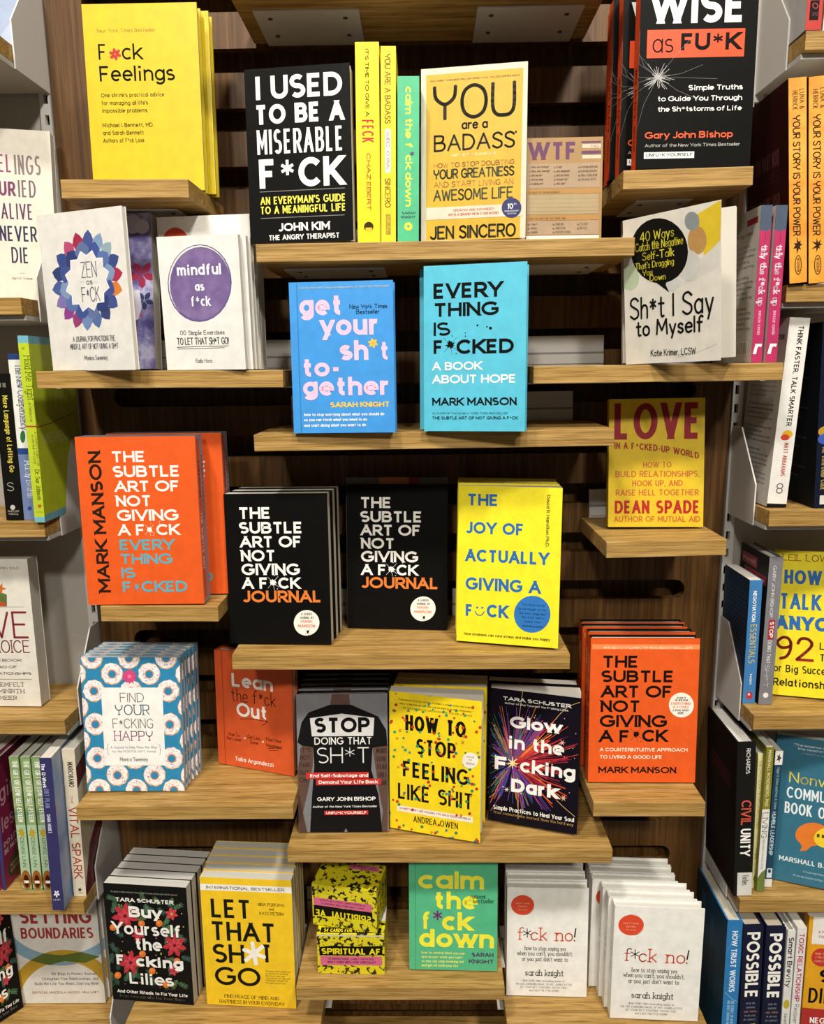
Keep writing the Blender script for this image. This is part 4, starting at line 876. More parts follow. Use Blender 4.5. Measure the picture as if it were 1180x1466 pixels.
# --- orange lean-out
q = ((306, 928.5), (417, 944), (313.7, 1092), (421.7, 1111))
a = Art(q, 'N').bg('#d0562a').r(108, 110, 114, 900, '#a8431f').t('Lean', 176, 425, 265, 345, WHT, .035).t('Out', 207, 392, 443, 525, WHT, .03).s('the f*ck', 176, 440, 355, 432, 1.3, '#171412')
a.l([(232, 544), (300, 545), (397, 563)], .8, '#171412', True).l([(360, 535), (397, 563), (362, 585)], .8, '#171412')
for t_, x0, x1, y in (('How To', 160, 225, 622), ('Aim Lower', 147, 237, 645), ('Get Less', 275, 350, 640), ('Done', 292, 338, 672), ('Find Your', 388, 478, 655), ('Happiness', 388, 480, 690)): a.s(t_, x0, x1, y, y + 20, .6, '#171412')
a.c(258, 660, 5, WHT).c(368, 682, 5, WHT).l([(395, 722), (480, 718)], .5, '#171412').l([(405, 735), (460, 732)], .5, '#171412').t('Talia Argondezzi', 201, 433, 768, 793, '#f0e6da', .02)
book('hard', q, D['L4'], .018, '#d0562a', 'orange hardcover tucked half under the long shelf, turned slightly right', a, yh=-.110, lean=5, yaw=-14, syaw=12)
# --- grey / confetti / firework
q = ((424, 993.7), (554.6, 992.5), (428.3, 1191.4), (557, 1190))
SK, RD = '#5c453b', '#c0302c'
a = Art(q, 'N').bg('#77777a').p([(780, 395), (885, 395), (890, 458), (835, 480), (770, 455)], SK)
a.p([(600, 690), (668, 712), (665, 830), (640, 965), (607, 1110), (632, 1228), (585, 1228), (578, 1000), (575, 850)], SK).p([(1025, 712), (1115, 705), (1120, 900), (1118, 1222), (1075, 1222), (1088, 1100), (1060, 950)], SK)
for k in range(5): a.t(("IT'S", 'NOT', 'FAIR', 'BUT', 'OK')[k], 590 - k * 1.5, 655 - k * 4, 720 + k * 45, 745 + k * 45, '#2a1e1a').t(('WORRY', 'DOUBT', 'FEAR', 'GUILT', 'SHAME')[k], 1048 + k * 4, 1112, 722 + k * 48, 752 + k * 48, '#2a1e1a', .02)
a.p([(770, 458), (640, 505), (598, 565), (573, 685), (600, 705), (668, 715), (675, 830), (662, 1000), (650, 1226), (1085, 1224), (1062, 1000), (1018, 850), (1026, 718), (1116, 706), (1108, 610), (1060, 530), (895, 458)], '#161516')
a.p([(855, 1226), (866, 1203), (878, 1226)], '#77777a').p([(648, 540), (840, 512), (1037, 538), (1030, 647), (660, 649)], '#cfcdca').t('STOP', 677, 1010, 537, 628, BLK, .045).t('DOING THAT', 675, 1022, 656, 700, '#dedbd6', .01).t('SH*T', 692, 1008, 717, 812, '#dedbd6', -.008)
a.r(625, 868, 1003, 906, RD).r(685, 908, 1078, 944, RD).t('End Self-Sabotage and', 650, 1000, 877, 897, WHT, .035).t('Demand Your Life Back', 702, 1058, 916, 936, WHT, .035).t('GARY JOHN BISHOP', 693, 1045, 1016, 1040, WHT, .03).t('Author of the New York Times Bestseller', 666, 1055, 1067, 1080, '#e0ddd6', .02).r(736, 1098, 1000, 1123, RD).t('UNFU*K YOURSELF', 747, 990, 1103, 1118, WHT, .03)
book('hard', q, D['C4'], .0165, '#141314', 'grey cover with black shirted torso and white STOP panel, at the front', a, yh=-.150, lean=7,
     copies=[(.0185, .001), (.037, .002), (.0555, .0015), (.074, .003)], copy_label='# black bound copy back from the torso cover')
q = ((556.8, 990), (689, 1006.4), (559, 1185.4), (688.6, 1208))
a = Art(q, 'O').bg('#efd11e')
for i, (t_, x1) in enumerate((('"Tremendously effective, offering its readers a compassionate and insightful', 508), ('advice to help them get over their crap and make up for their overbusiness."', 500), ('- JEN SINCERO, BESTSELLING AUTHOR OF YOU ARE A BADASS', 500))): a.t(t_, 108 + i * 8, x1, 222 + i * 22, 232 + i * 22, '#3a3312', .01)
for t_, x0, x1, y0, y1 in (('HOW TO', 148, 467, 309, 390), ('STOP', 208, 415, 435, 517), ('FEELING', 137, 485, 551, 633), ('LIKE SHIT', 112, 510, 668, 750)): a.t(t_, x0, x1, y0, y1, '#17140e', .035)
a.r(110, 786, 508, 816, '#efe9d8').t('14 HABITS THAT ARE HOLDING YOU BACK FROM HAPPINESS', 120, 497, 795, 806, '#a5382a', .02).t('ANDREA OWEN', 195, 430, 843, 876, '#17140e', .0)
a.flat(True)
for k in range(175):
    x, y = random.uniform(65, 548), random.uniform(190, 985); c_ = random.choice(['#b8322a', '#c23a2a', '#2f8a5a', '#2a7d8a', '#d08a24', '#3a9a6a'])
    if 785 < y < 880 and k % 3: continue
    a.c(x, y, random.choice([6, 7, 8.5]), c_, n=10)
a.flat(False).c(492, 553, 42, '#efeadb').t('Revised', 472, 512, 526, 536, '#8a4a30').t('and', 482, 500, 544, 552, '#8a4a30').t('Updated', 470, 514, 560, 571, '#8a4a30')
book('paper', q, D['C4'], .022, '#efd11e', 'yellow paperback with black capitals and coloured confetti dots, at the front', a, yh=-.150, lean=7, yaw=-14, syaw=5, swing=11,
     copies=[(.026, .003), (.050, .004)], copy_label='# confetti dotted yellow paperback back from the front copy')
q = ((700.5, 987.5), (834.2, 1000.2), (701.4, 1172.7), (824.2, 1198))
a = Art(q, 'O').bg('#14101a')
cx, cy = 712, 578
for k in range(430):
    an = random.uniform(0, 6.283); r0 = random.uniform(10, 90); r1 = r0 + random.uniform(40, 300)
    right = math.cos(an) > -.1
    pal = ['#b3202c', '#d2402a', '#8a1c40', '#c22a4a', '#e07a3a'] if right and abs(math.sin(an)) < .75 else ['#5a2f8a', '#7a3aa0', '#2f4a8a', '#a8327a', '#3a8a5a', '#c26a2a', '#8a2a5a', '#3a3f90']
    P = [(cx + r_ * math.cos(an + b_), cy + r_ * math.sin(an + b_)) for r_, b_ in ((r0, 0), ((r0 + r1) / 2, random.uniform(-.03, .03)), (r1, random.uniform(-.05, .05)))]
    if all(595 < x < 1080 and 270 < y < 830 for x, y in P): a.l(P, random.choice([.5, .8, 1.1, 1.6]), random.choice(pal))
for P in ([(cx, cy), (735, 400), (760, 190)], [(cx, cy), (850, 450), (985, 290), (1075, 245)], [(cx, cy), (650, 700), (600, 750)], [(cx, cy), (850, 660), (950, 780), (1040, 860)], [(cx, cy), (740, 700), (745, 860)]): a.l(P, .7, '#d9b56a', True)
a.flat(True)
for k in range(26): a.c(random.uniform(605, 1060), random.uniform(290, 830), random.choice([2.5, 3.5]), random.choice(['#f0c8d0', '#e8a0b0', '#f0dca0']), n=8)
a.flat(False).star(cx, cy, 10, 34, 8, '#f4d890').star(975, 470, 5, 20, 6, '#f0a8b0').star(980, 762, 5, 20, 6, '#f0b890').star(685, 712, 4, 15, 6, '#f0d0b0')
a.t('TARA SCHUSTER', 656, 1025, 220, 240, WHT, .045).t('author of Buy Yourself the F*cking Lilies', 667, 1010, 250, 261, '#e8e2d8', .02)
for t_, x0, x1, y0, y1 in (('Glow', 696, 975, 325, 388), ('in the', 686, 985, 430, 498), ('F', 622, 690, 537, 605), ('cking', 752, 1045, 552, 622), ('Dark', 708, 950, 655, 722)): a.t(t_, x0, x1, y0, y1, WHT, .058)
a.ast(712, 570, 26, 1.0, '#f6e4b0', 6).t('Simple Practices to Heal Your Soul', 620, 1035, 785, 806, WHT, .045).s('from someone who learned them the hard way', 622, 1030, 812, 826, .45, '#c9a45a')
book('paper', q, D['C4'], .021, '#14101a', 'black paperback with colourful firework burst and white lettering, at the front', a, yh=-.145, lean=7, yaw=-14, syaw=5, swing=11,
     copies=[(.026, -.004)], copy_label='black firework covered paperback behind its front copy, edges only')
# --- bottom row
q = ((147, 1264), (267, 1271), (162.7, 1430), (277, 1439))
def lily_art(q, zoom='T'):
    a = Art(q, zoom).bg('#161513'); rs = random.Random(4)
    for k in range(70):
        x, y = rs.uniform(615, 1040), rs.uniform(335, 840)
        if 700 < x < 930 and 420 < y < 760 and k % 3: continue
        an = rs.uniform(0, 6.283); gc = rs.choice(['#3f6349', '#35573f', '#527a58', '#6a8a54', '#486a5e'])
        for t_ in range(5):
            x0, y0 = x + t_ * 10 * math.cos(an), y + t_ * 10 * math.sin(an)
            for sg in (-1, 1): a.l([(x0, y0), (x0 + 17 * math.cos(an + sg * .8), y0 + 17 * math.sin(an + sg * .8))], 1.0, gc)
        a.l([(x, y), (x + 60 * math.cos(an), y + 60 * math.sin(an))], .6, gc)
    for x, y, r_ in ((705, 440, 78), (985, 605, 70), (738, 700, 70), (780, 545, 38)):
        a.flower(x, y, r_, 7, '#b8303c', mid='#6a1420', w_=.4).flower(x, y, r_ * .6, 6, '#cf4450', mid='#5a1a1c', w_=.4)
    a.flower(970, 425, 38, 6, '#c8404a', mid='#e0a050').flower(980, 745, 30, 6, '#c0404a', mid='#8a2028')
    for x, y in ((800, 480), (900, 478), (805, 650), (860, 745), (668, 768), (938, 820), (640, 500), (1000, 690)): a.c(x, y, 19, '#d9722c').c(x - 4, y - 4, 9, '#e88a44')
    a.flat(True)
    for k in range(40): a.c(rs.uniform(620, 1050), rs.uniform(340, 840), 4, rs.choice(['#8a3a5a', '#c26a8a', '#a8b04a', '#d0a04a']), n=8)
    a.flat(False).t('TARA SCHUSTER', 652, 982, 328, 350, WHT, .045).t('"Im going to make everyone I know read this book and become a better person"', 625, 1005, 288, 298, '#8a867c')
    for t_, x0, x1, y0, y1 in (('Buy', 728, 915, 378, 440), ('Yourself', 634, 1025, 464, 532), ('the', 763, 915, 558, 624), ('F', 661, 705, 650, 705), ('cking', 770, 1035, 658, 716), ('Lilies', 734, 982, 750, 812)): a.t(t_, x0, x1, y0, y1, WHT, .055)
    a.t('And Other Rituals to Fix Your Life', 667, 1058, 843, 860, WHT, .045).s('from someone who has been there', 680, 1040, 868, 884, .4, '#8a867c')
    return a
LILY = lily_art(q)
book('paper', q, D['BL'], .0178, '#161513', 'black paperback with red flowers on the lowest shelf, front of its stack', LILY, yh=-.140, lean=1, slean=1, yaw=-5, pages='#cfcbc2',
     copies=[(.0182, .001), (.0364, .003), (.0546, .004), (.0728, .005)], copy_label='# black flowered paperback back in the lowest shelf stack')
q = ((285.8, 1256.3), (417.5, 1260), (296.7, 1436.8), (423.8, 1444.4))
BN = '#1a1c28'
a = Art(q, 'U').bg('#efc424').r(62, 337, 582, 371, '#f0ece0').t('INTERNATIONAL BESTSELLER', 100, 540, 348, 364, BN, .02)
for t_, x0, x1, y0, y1, b_ in (('LET', 126, 350, 420, 525, .02), ('THAT', 123, 490, 546, 652, .02), ('SH', 137, 312, 672, 777, .02), ('T', 412, 465, 676, 777, .02), ('GO', 148, 403, 799, 901, .02)): a.t(t_, x0, x1, y0, y1, '#1b1a14', b_)
a.ast(368, 728, 60, 6.5, '#f3efe2', 6, 1.4)
a.s('NINA PUREWAL', 388, 543, 443, 458, .6, '#4a4020', True).s('and', 453, 480, 470, 483, .5, '#4a4020', True).s('KATE PETRIW', 398, 537, 493, 508, .6, '#4a4020', True).s('FIND PEACE OF MIND AND', 200, 507, 956, 973, .7, '#4a4020', True).s('HAPPINESS IN YOUR EVERYDAY', 173, 537, 984, 1002, .7, '#4a4020', True)
for i, t_ in enumerate(('"Seriously, great people use', 'as seriously life-affirming', 'anxiety & self-talk."', '- the author of THE LIFE', 'CHANGING MAGIC OF', 'not getting stuck')): a.t(t_, 430, 572 - (i % 3) * 12, 822 + i * 13, 830 + i * 13, '#4a4020')
book('paper', q, D['BL'], .0178, '#efc424', 'yellow paperback with black capitals and white asterisk, front of its stack', a, yh=-.145, lean=1, slean=1, yaw=-4, pages='#cfcabc',
     copies=[(.0184, -.001), (.0368, -.003), (.0552, -.003), (.0736, -.0035)], copy_label='# yellow paperback back from the white asterisk copy')
# --- splattered boxes
DK, PNK = '#15140c', '#cf6488'
q = ((454.3, 1338), (551, 1338), (454.8, 1393), (550.4, 1395.6))
a = Art(q, 'X5').p([(150, 1085), (290, 1068), (600, 1078), (930, 1068), (925, 1185), (540, 1192), (150, 1185)], DK).t('SPIRITUAL AF', 176, 905, 1098, 1170, '#e8d81e', .04).r(160, 1192, 920, 1300, PNK).t('54 INSPIRATIONAL CARDS FOR PEOPLE', 255, 822, 1215, 1240, '#5a2036', .02).t('WHO F*CKING NEED SOME SPIRITUALITY', 240, 840, 1252, 1280, '#5a2036', .02).r(120, 938, 955, 952, '#c9c8c0')
tp = Art().bg('#e8e6dc').r(0, .55, 1, 1, 'splatter').r(.05, .78, .95, .95, DK).t('54 CARDS FOR YOUR SPIRIT', .1, .9, .82, .92, '#e8d81e', .02)
rb = book('block', q, D['BC'], .065, 'splatter', 'yellow and black splattered card box, the lower of two', a, top=tp, yh=-.148, lean=0, slean=.5, cat='card box')
R_lo = dict(D['BC']); R_lo['z'] = float((rb.matrix_world @ Vector((0, 0, max(v.co.z for v in rb.children[0].data.vertices))))[2]) + .0008
R_lo['s'] = 0.0
q = ((446.7, 1264), (539.5, 1278), (448, 1323.6), (539.5, 1335))
a = Art(q, 'X5').p([(80, 565), (160, 560), (480, 620), (805, 655), (810, 765), (450, 725), (80, 690)], DK).t('SPIRITUAL AF', 100, 790, 700, 615, '#e8d81e', .04).r(80, 462, 800, 560, PNK).t('54 INSPIRATIONAL CARDS FOR PEOPLE', 160, 725, 512, 488, '#5a2036', .02).t('WHO F*CKING NEED SOME SPIRITUALITY', 175, 710, 552, 530, '#5a2036', .02)
a.ops = [o if o[0] != 't' else ('t', o[1], o[2], o[3], o[4], o[5], o[6], o[7], 0, 'f') for o in a.ops]
tp = Art().r(.45, .1, .92, .28, PNK).t('54 HEALING CARDS', .5, .88, .13, .18, '#5a2036', .02).t('OF F*CKING WISDOM', .5, .88, .2, .25, '#5a2036', .02)
book('block', q, R_lo, .062, 'splatter', 'yellow and black splattered card box turned askew on top of another', a, top=tp, yh=-.150, lean=0, slean=.5, yaw=-16, cat='card box')
# --- green hardcover
q = ((585.4, 1229), (714.3, 1229.5), (586.2, 1386.9), (710.5, 1390.7))
YL = '#eae23c'
a = Art(q, 'V').bg('#52b180').r(134, 130, 138, 740, '#3f9468').t('calm', 153, 525, 186, 286, YL, .045).t('the', 238, 487, 302, 400, YL, .045).t('f', 170, 222, 415, 513, YL, .045).ast(260, 437, 24, 2.6, '#6a2a6a', 6).t('ck', 285, 452, 417, 520, YL, .045).t('down', 157, 577, 512, 612, YL, .045)
for i, (t_, x1) in enumerate((('how to control what you can', 410), ("and accept what you can't", 398), ('so you can stop freaking out', 405), ('and get on with your life', 373))): a.t(t_, 170, x1, 637 + i * 23, 650 + i * 23, '#e6e070', .03)
a.t('SARAH', 450, 573, 645, 668, '#4a3058', .035).t('KNIGHT', 433, 573, 682, 704, '#4a3058', .035).s('national', 448, 530, 318, 340, .7, '#1a2a22').s('bestseller', 462, 580, 342, 366, .7, '#1a2a22').t('GET YOUR SH*T TOGETHER', 258, 487, 148, 157, '#9ac070')
book('hard', q, D['BC'], .021, '#52b180', 'green hardcover with yellow lettering beside the splattered boxes', a, yh=-.135, lean=6)
# --- white hardcovers with red handwriting
book('hard', qn, D['BR'], .019, '#e9e6de', 'white hardcover with orange badge, front of the left stack on lowest shelf', NO, yh=-.105, lean=6, pages='#dedacf',
     copies=[(.0205, .001), (.041, .001), (.0615, .002)], copy_label='# white hardcover back in the left stack on the lowest shelf')
q = ((883, 1297.5), (1009.7, 1302), (870.8, 1457), (999, 1462))
book('hard', q, D['BR'], .0185, '#e9e6de', 'white hardcover with orange badge, front of the right stack on lowest shelf', NO, spine=Art().bg('#e6e3db').sd('f*ck no!', .3, .7, .35, .6, .8, '#5a4a44'), yh=-.150, lean=6, yaw=-3, pages='#dedacf',
     copies=[(.0200, -.005), (.040, -.010), (.060, -.022), (.080, -.0225), (.100, -.0225)], copy_label='# white hardcover back in the right stack on the lowest shelf')

# ------------------------------------------------------------------ books of the left bay
q = ((-100, -130), (36, -130), (-112, 80), (21, 86))
book('paper', q, D['LB0'], .02, '#8f9bb4', 'pale blue book cut by the frame on the uppermost shelf of left bay', Art(q, 'Z1').bg('#8f9bb4').s('D', 62, 90, 345, 388, .9, '#3a4458', True).p([(0, 250), (110, 120), (110, 440), (0, 440)], '#9faac0'), yh=-.10, lean=4)
q = ((-75, 172), (69, 195.5), (-60, 428), (86, 428))
a = Art(q, 'Z1').bg('#d3cbbb')
for t_, x0, x1, y0, y1, c_ in (('FE', -190, -8, 1030, 1175, '#7a2f58'), ('EL', -2, 92, 1070, 1190, '#8a3560'), ('INGS', 108, 285, 1085, 1215, '#7a6a68'), ('BUR', -60, 118, 1245, 1345, '#6d3058'), ('IED', 136, 256, 1255, 1370, '#6a5a60')): a.t(t_, x0, x1, y0, y1, c_, .02)
b2 = Art(q, 'Z2')
b2.t('ALIVE', 22, 255, 38, 155, '#5a3558', .02).t('NEVER', 12, 285, 205, 320, '#33304a', .02).t('DIE', 102, 230, 370, 490, '#33304a', .02).t('April K. Truman', 108, 262, 598, 616, '#55505a').l([(160, 568), (200, 570)], .4, '#8a8a8a')
a.ops += b2.ops
book('paper', q, D['LB1'], .020, '#d3cbbb', 'tall cream book with plum gradient capitals at the left edge', a, yh=-.045, lean=4, yaw=3, syaw=2)
q = ((-12, 535), (13.7, 534.5), (8.9, 745), (33.8, 744.5))
a = Art(q, 'Z3').bg('#14130f').t('FOR THE', -20, 40, 370, 400, '#8a877c').d('More Language of Letting Go', 14, 50, 455, 975, '#d0bf4a', .012).s('S', 48, 90, 1045, 1100, 1.0, '#b9b4a8').c(85, 1212, 17, '#b9b4a8').t('HAZELDEN', 52, 128, 1232, 1245, '#a9a498').t('Publishing', 58, 122, 1252, 1263, '#a9a498')
book('paper', q, D['LB2'], .02, '#14130f', 'black spine with yellow vertical lettering at the left edge', spine=a, spine_out=True, yh=-.125)
q = ((10.6, 506.4), (27.5, 506.4), (33.8, 744), (51, 744.2))
a = Art(q, 'Z3').bg('#dcdad2').r(50, 172, 135, 210, '#243a6e').sd('The New Codependency', 100, 152, 240, 668, .9, '#3f5a70', True).c(152, 718, 18, '#2f6a3a', 42).r(115, 795, 215, 838, '#243f78').r(118, 838, 250, 1296, '#6a7aa0').sd('Melody Beattie', 163, 205, 880, 1140, .8, '#dfe3ea', True).c(200, 1215, 15, '#2a3f88')
book('paper', q, D['LB2'], .02, '#dcdad2', 'white and blue spine with green leaf beside the lime green workbook', spine=a, spine_out=True, yh=-.128)
q = ((24.3, 480.5), (40, 480.5), (49.7, 748), (64.5, 748))
LM = '#b0c02a'
a = Art(q, 'Z3').bg(LM).r(115, 48, 195, 100, '#6da8b8').t('THE', 140, 168, 130, 146, '#4a4a20').sd('Hold Me Tight', 160, 212, 185, 490, .8, '#4a5a20', True).d('WORKBOOK', 190, 208, 505, 640, '#4a4a20').r(175, 664, 255, 674, '#a03a24').d("A COUPLE'S GUIDE FOR", 232, 248, 705, 935, '#5a4a20').d('A LIFETIME OF LOVE', 212, 226, 725, 925, '#5a4a20').sd('Dr. Sue Johnson', 236, 266, 960, 1165, .6, '#4a4a20', True).star(268, 1205, 8, 18, 6, '#b05024').t('LITTLE', 246, 290, 1240, 1250, '#8a7a20').r(232, 1278, 310, 1312, '#6da8b8')
fr = Art().bg(LM).r(0, 0, 1, .04, '#6da8b8').r(0, .96, 1, 1, '#6da8b8').s('Tight', .3, .8, .25, .42, 1.2, '#c9cc8a', True).t('WORKBOOK', .12, .9, .52, .58, '#c9cc8a').l([(0, .48), (.3, .47), (.9, .43)], 1.2, '#a03a24')
book('paper', q, D['LB2'], .02, LM, 'lime green workbook spine with blue bands, end of its row', front=fr, spine=a, spine_out=True, yh=-.138, yaw=2, depth=.14)
q = ((-112, 800), (36.8, 801), (-88, 1010), (61.4, 1011))
a = Art(q, 'Z4').bg('#d9d3c6').t('MILLION COPIES SOLD', -140, 126, 250, 268, '#8a7a6a', .02).p([(-60, 400), (45, 440), (47, 522), (-60, 522)], '#5a6a3a').star(0, 400, 18, 42, 5, '#c06a2a').p([(-40, 470), (40, 500), (40, 522), (-40, 522)], '#b0502c').r(-300, 521, 165, 525, '#a9a090')
a.s('LO', -230, -70, 560, 735, 2.6, '#7a2a34', True).s('VE', -50, 186, 562, 735, 3.2, '#7a2430', True).s('IS A CHOICE', -320, 205, 755, 838, 1.7, '#7a3a40', True)
for t_, x0, x1, y in (('THE DEFINITIVE BOOK', -300, 157, 885), ('ON LETTING GO OF', -260, 122, 932), ('UNHEALTHY RELATIONSHIPS', -330, 225, 978)): a.t(t_, x0, x1, y, y + 18, '#55504a', .03)
a.r(-320, 1026, 228, 1030, '#8a8478')
for t_, x0, x1, y in (('DR. ROBERT HEMFELT', -290, 175, 1052), ('DR. FRANK MINIRTH', -280, 180, 1100), ('DR. PAUL MEIER', -220, 125, 1148)): a.s(t_, x0, x1, y, y + 26, .8, '#6a645a', True)
book('paper', q, D['LB3'], .026, '#d9d3c6', 'thick worn white book with dark red serif letters at left edge', a, yh=-.115, lean=6, yaw=5, pages='#b9b1a2')
q = ((-24, 1085), (-12, 1085), (-12, 1275), (0.5, 1275))
book('paper', q, D['LB4'], .015, '#b83a68', 'bright pink spine cut off by the left frame edge', spine=Art().bg('#b83a68'), spine_out=True, yh=-.118)
q = ((-11.5, 1090), (-8, 1090), (2.5, 1274), (9.5, 1274))
book('paper', q, D['LB4'], .008, '#3a3566', 'thin navy spine and magenta front cover beside the bright pink spine', front=Art().bg('#8a1f46').p([(0, .1), (1, .1), (1, .5), (0, .35)], '#7a1a3c').t('girl', .03, .5, .2, .33, '#d09aac', .04).t('less', .03, .5, .44, .56, '#d09aac', .04).t('DO LESS', .04, .5, .64, .68, '#e0b8c4', .03).t('BE MORE', .04, .5, .7, .74, '#e0b8c4', .03).c(.3, .88, .2, '#4a3a2c', .09).t('REVISED', .16, .44, .85, .875, '#c9b08a').t('EDITION', .16, .44, .89, .915, '#c9b08a'), spine=Art().bg('#3a3566'), spine_out=True, yh=-.110)
for i, (q, lb) in enumerate(((((11.3, 1083.6), (26.6, 1083.2), (33, 1274), (45.4, 1274.5)), 'green garden spine nearest the magenta book, first of three alike'), (((27.6, 1083.6), (43, 1083.6), (48, 1274.5), (60.8, 1274.5)), 'green garden spine, middle one of three alike'), (((43.6, 1084), (58.5, 1084), (63.4, 1274.5), (76.2, 1274.5)), 'green garden spine beside the navy blue spine, last of three alike'))):
    sp = Art().bg('garden').d('THE GIFT OF LOW SELF-ESTEEM', .3, .82, .03, .48, '#eef0e6', .03).r(0, .5, 1, .98, '#a9c4a0').star(.5, .56, .25, .45, 7, '#b09a30', 0, .2, .1).d('DENISE LINN', .3, .68, .6, .82, '#3f4a3c', .0).c(.5, .92, .5, '#9a5a1c', .075).c(.5, .93, .28, '#3a1c10', .05).r(.25, .925, .75, .945, '#e8e4d8')
    book('paper', q, D['LB4'], .015, '#6a8a58', lb, spine=sp, spine_out=True, yh=-.112, depth=.105, group='green garden spines in the left bay')
q = ((53.6, 1086), (75.5, 1084), (77.3, 1303), (90, 1303))
a = Art(q, 'S').bg('#35325f').d('The 12-Week', 280, 312, 338, 580, '#e8e6f0', .035).d('DBT PLAN', 312, 348, 590, 750, '#8f93c4', .0).d('DANA MORET', 338, 362, 800, 930, '#d8d6e8', .02).flower(400, 1262, 18, 5, '#e8e6f0').t('NHP', 382, 420, 1285, 1293, '#c8c6d8')
book('paper', q, D['LB4'], .02, '#35325f', 'navy blue spine jutting out over the shelf edge', front=Art().bg('bluefade'), spine=a, spine_out=True, yh=-.158, yaw=2, depth=.14)
q = ((88, 1075), (106.4, 1071), (105.4, 1282.7), (123.8, 1283.7))
a = Art(q, 'S').bg('#d5cab2').d('MARCHIANO', 468, 506, 300, 475, '#2f2a26', .02).d('THE', 490, 508, 530, 590, '#b0603a', .02).d('VITAL SPARK', 477, 540, 610, 1110, '#a03430', .01).star(557, 1190, 8, 18, 5, '#2a2622').t('SOUNDS', 540, 578, 1208, 1216, '#4a443c')
fr = Art().bg('#c9bda2').p([(0, .12), (.85, .0), (.85, .1), (0, .26)], '#5a1c2c').p([(0, .95), (.2, .7), (.6, .55), (1, .5), (1, .98), (0, 1)], 'redpattern')
book('paper', q, D['LB4'], .018, '#d5cab2', 'cream spine with red vertical capitals at the end of its row', front=fr, spine=a, spine_out=True, yh=-.128, depth=.125)
q = ((7, 1254), (131, 1252), (26, 1436), (154, 1436))
a = Art(q, 'X3').bg('#d9d5cc')
def ring(a, cx, cy, rx, ry, wd, col, t0, t1):
    n = 24; P = [(cx + (rx + wd / 2) * math.cos(t0 + (t1 - t0) * k / n), cy + (ry + wd / 2) * math.sin(t0 + (t1 - t0) * k / n)) for k in range(n + 1)]
    a.p(P + [(cx + (rx - wd / 2) * math.cos(t0 + (t1 - t0) * k / n), cy + (ry - wd / 2) * math.sin(t0 + (t1 - t0) * k / n)) for k in range(n, -1, -1)], col)
ring(a, 560, 130, 590, 475, 100, '#7fa0b4', .25, 2.9); ring(a, 600, 1010, 480, 450, 110, '#b8922c', 3.3, 6.15)
a.p([(280, 605), (400, 540), (580, 555), (760, 525), (940, 570), (800, 630), (600, 612), (460, 650)], '#55662a')
a.t('SETTING', 180, 848, 130, 262, '#9a2c28', .03).t('BOUNDARIES', 193, 870, 300, 400, '#9a2c28', .02).t('100 Ways to Protect Yourself,', 478, 922, 720, 748, '#4a4844').t('Strengthen Your Relationships, and', 390, 930, 768, 796, '#4a4844').t('Build the Life You Want...Starting Now!', 322, 935, 815, 843, '#4a4844').t('KRYSTAL MAZZOLA WOOD, MEd, LMFT', 298, 945, 905, 927, '#a55a48', .02)
book('paper', q, D['LB5'], .010, '#d9d5cc', 'white paperback with red capitals and interlocking arcs at lower left, in front', a, yh=-.035, lean=4, yaw=2, copies=[(.0115, .003)], copy_label='white paperback directly behind the interlocking arcs cover')
q = ((-84, 1300), (11, 1282), (-50, 1510), (29.7, 1428.5))
book('paper', q, D['LB5'], .012, '#161513', 'black flowered paperback turned sideways in the lower left corner', LILY, yh=-.110, lean=4, yaw=48, syaw=3)

# ------------------------------------------------------------------ books of the right bay
q = ((1170, -185), (1194, -185), (1152, 45), (1175.5, 41))
book('paper', q, D['RB0'], .022, '#b03028', 'red spine with a dark label on the uppermost shelf of right bay', spine=Art(q, 'Z5').bg('#b0322a').r(612, 8, 695, 182, '#221a1a').c(655, 50, 26, '#a8443c').c(655, 50, 19, '#221a1a').t('XYZ', 628, 680, 110, 140, '#6a4a48'), back=Art().bg('#b9b6b2').d('fiction', .2, .32, .78, .9, '#4a4846').r(.45, .6, .8, .62, '#6a6866'), back_col='#b9b6b2', spine_out=True, yh=-.128, depth=.12)
q = ((1199, -160), (1215, -160), (1177, 45), (1192, 45))
book('paper', q, D['RB0'], .014, '#cfc8b8', 'cream book beside the red spine at the frame edge', spine=Art().bg('#cfc8b8'), spine_out=True, yh=-.126, depth=.12)
for q, lb in ((((1128, 113), (1155, 109), (1130.5, 405), (1155.3, 404)), 'orange book spine with dark lettering, nearer the walnut panel'), (((1157.4, 111), (1185, 107), (1157.5, 405), (1184, 404)), 'orange book spine with dark lettering, cut by the right frame edge')):
    sp = Art().bg('marigold').s
    sp = Art().bg('marigold'); IK = '#33211a'
    sp.d('LUNA &', .6, .88, .055, .15, IK, .0).d('HERRICK', .22, .5, .06, .15, IK, .0).sd('YOUR STORY IS YOUR POWER', .25, .62, .18, .76, 1.3, IK).star(.5, .81, .12, .3, 7, IK, 0, .3, .12).c(.5, .91, .2, IK, .05).c(.5, .91, .15, 'marigold', .045).d('WORKMAN', .42, .6, .875, .945, IK)
    bk = Art().bg('#2a0c0c')
    for k in range(3): bk.t(('DO YOU WANT MORE', 'TIRED OF BEING TOLD', 'TO DO THE RIGHT?')[k], .08, .8, .3 + k * .22, .38 + k * .22, '#5a3434')
    for k in range(9): bk.t('a longer printed line of plain text', .1, .8, .40 + k * .022 + (k // 3) * .12, .412 + k * .022 + (k // 3) * .12, '#4a2a2a')
    book('paper', q, D['RB1'], .026, '#de9a33', lb, spine=sp, back=bk, back_col='#2a0c0c', spine_out=True, yh=-.130, depth=.125, group='orange spines in the right bay')
q = ((1131, 454.5), (1160.5, 454.8), (1097, 724), (1125.5, 727))
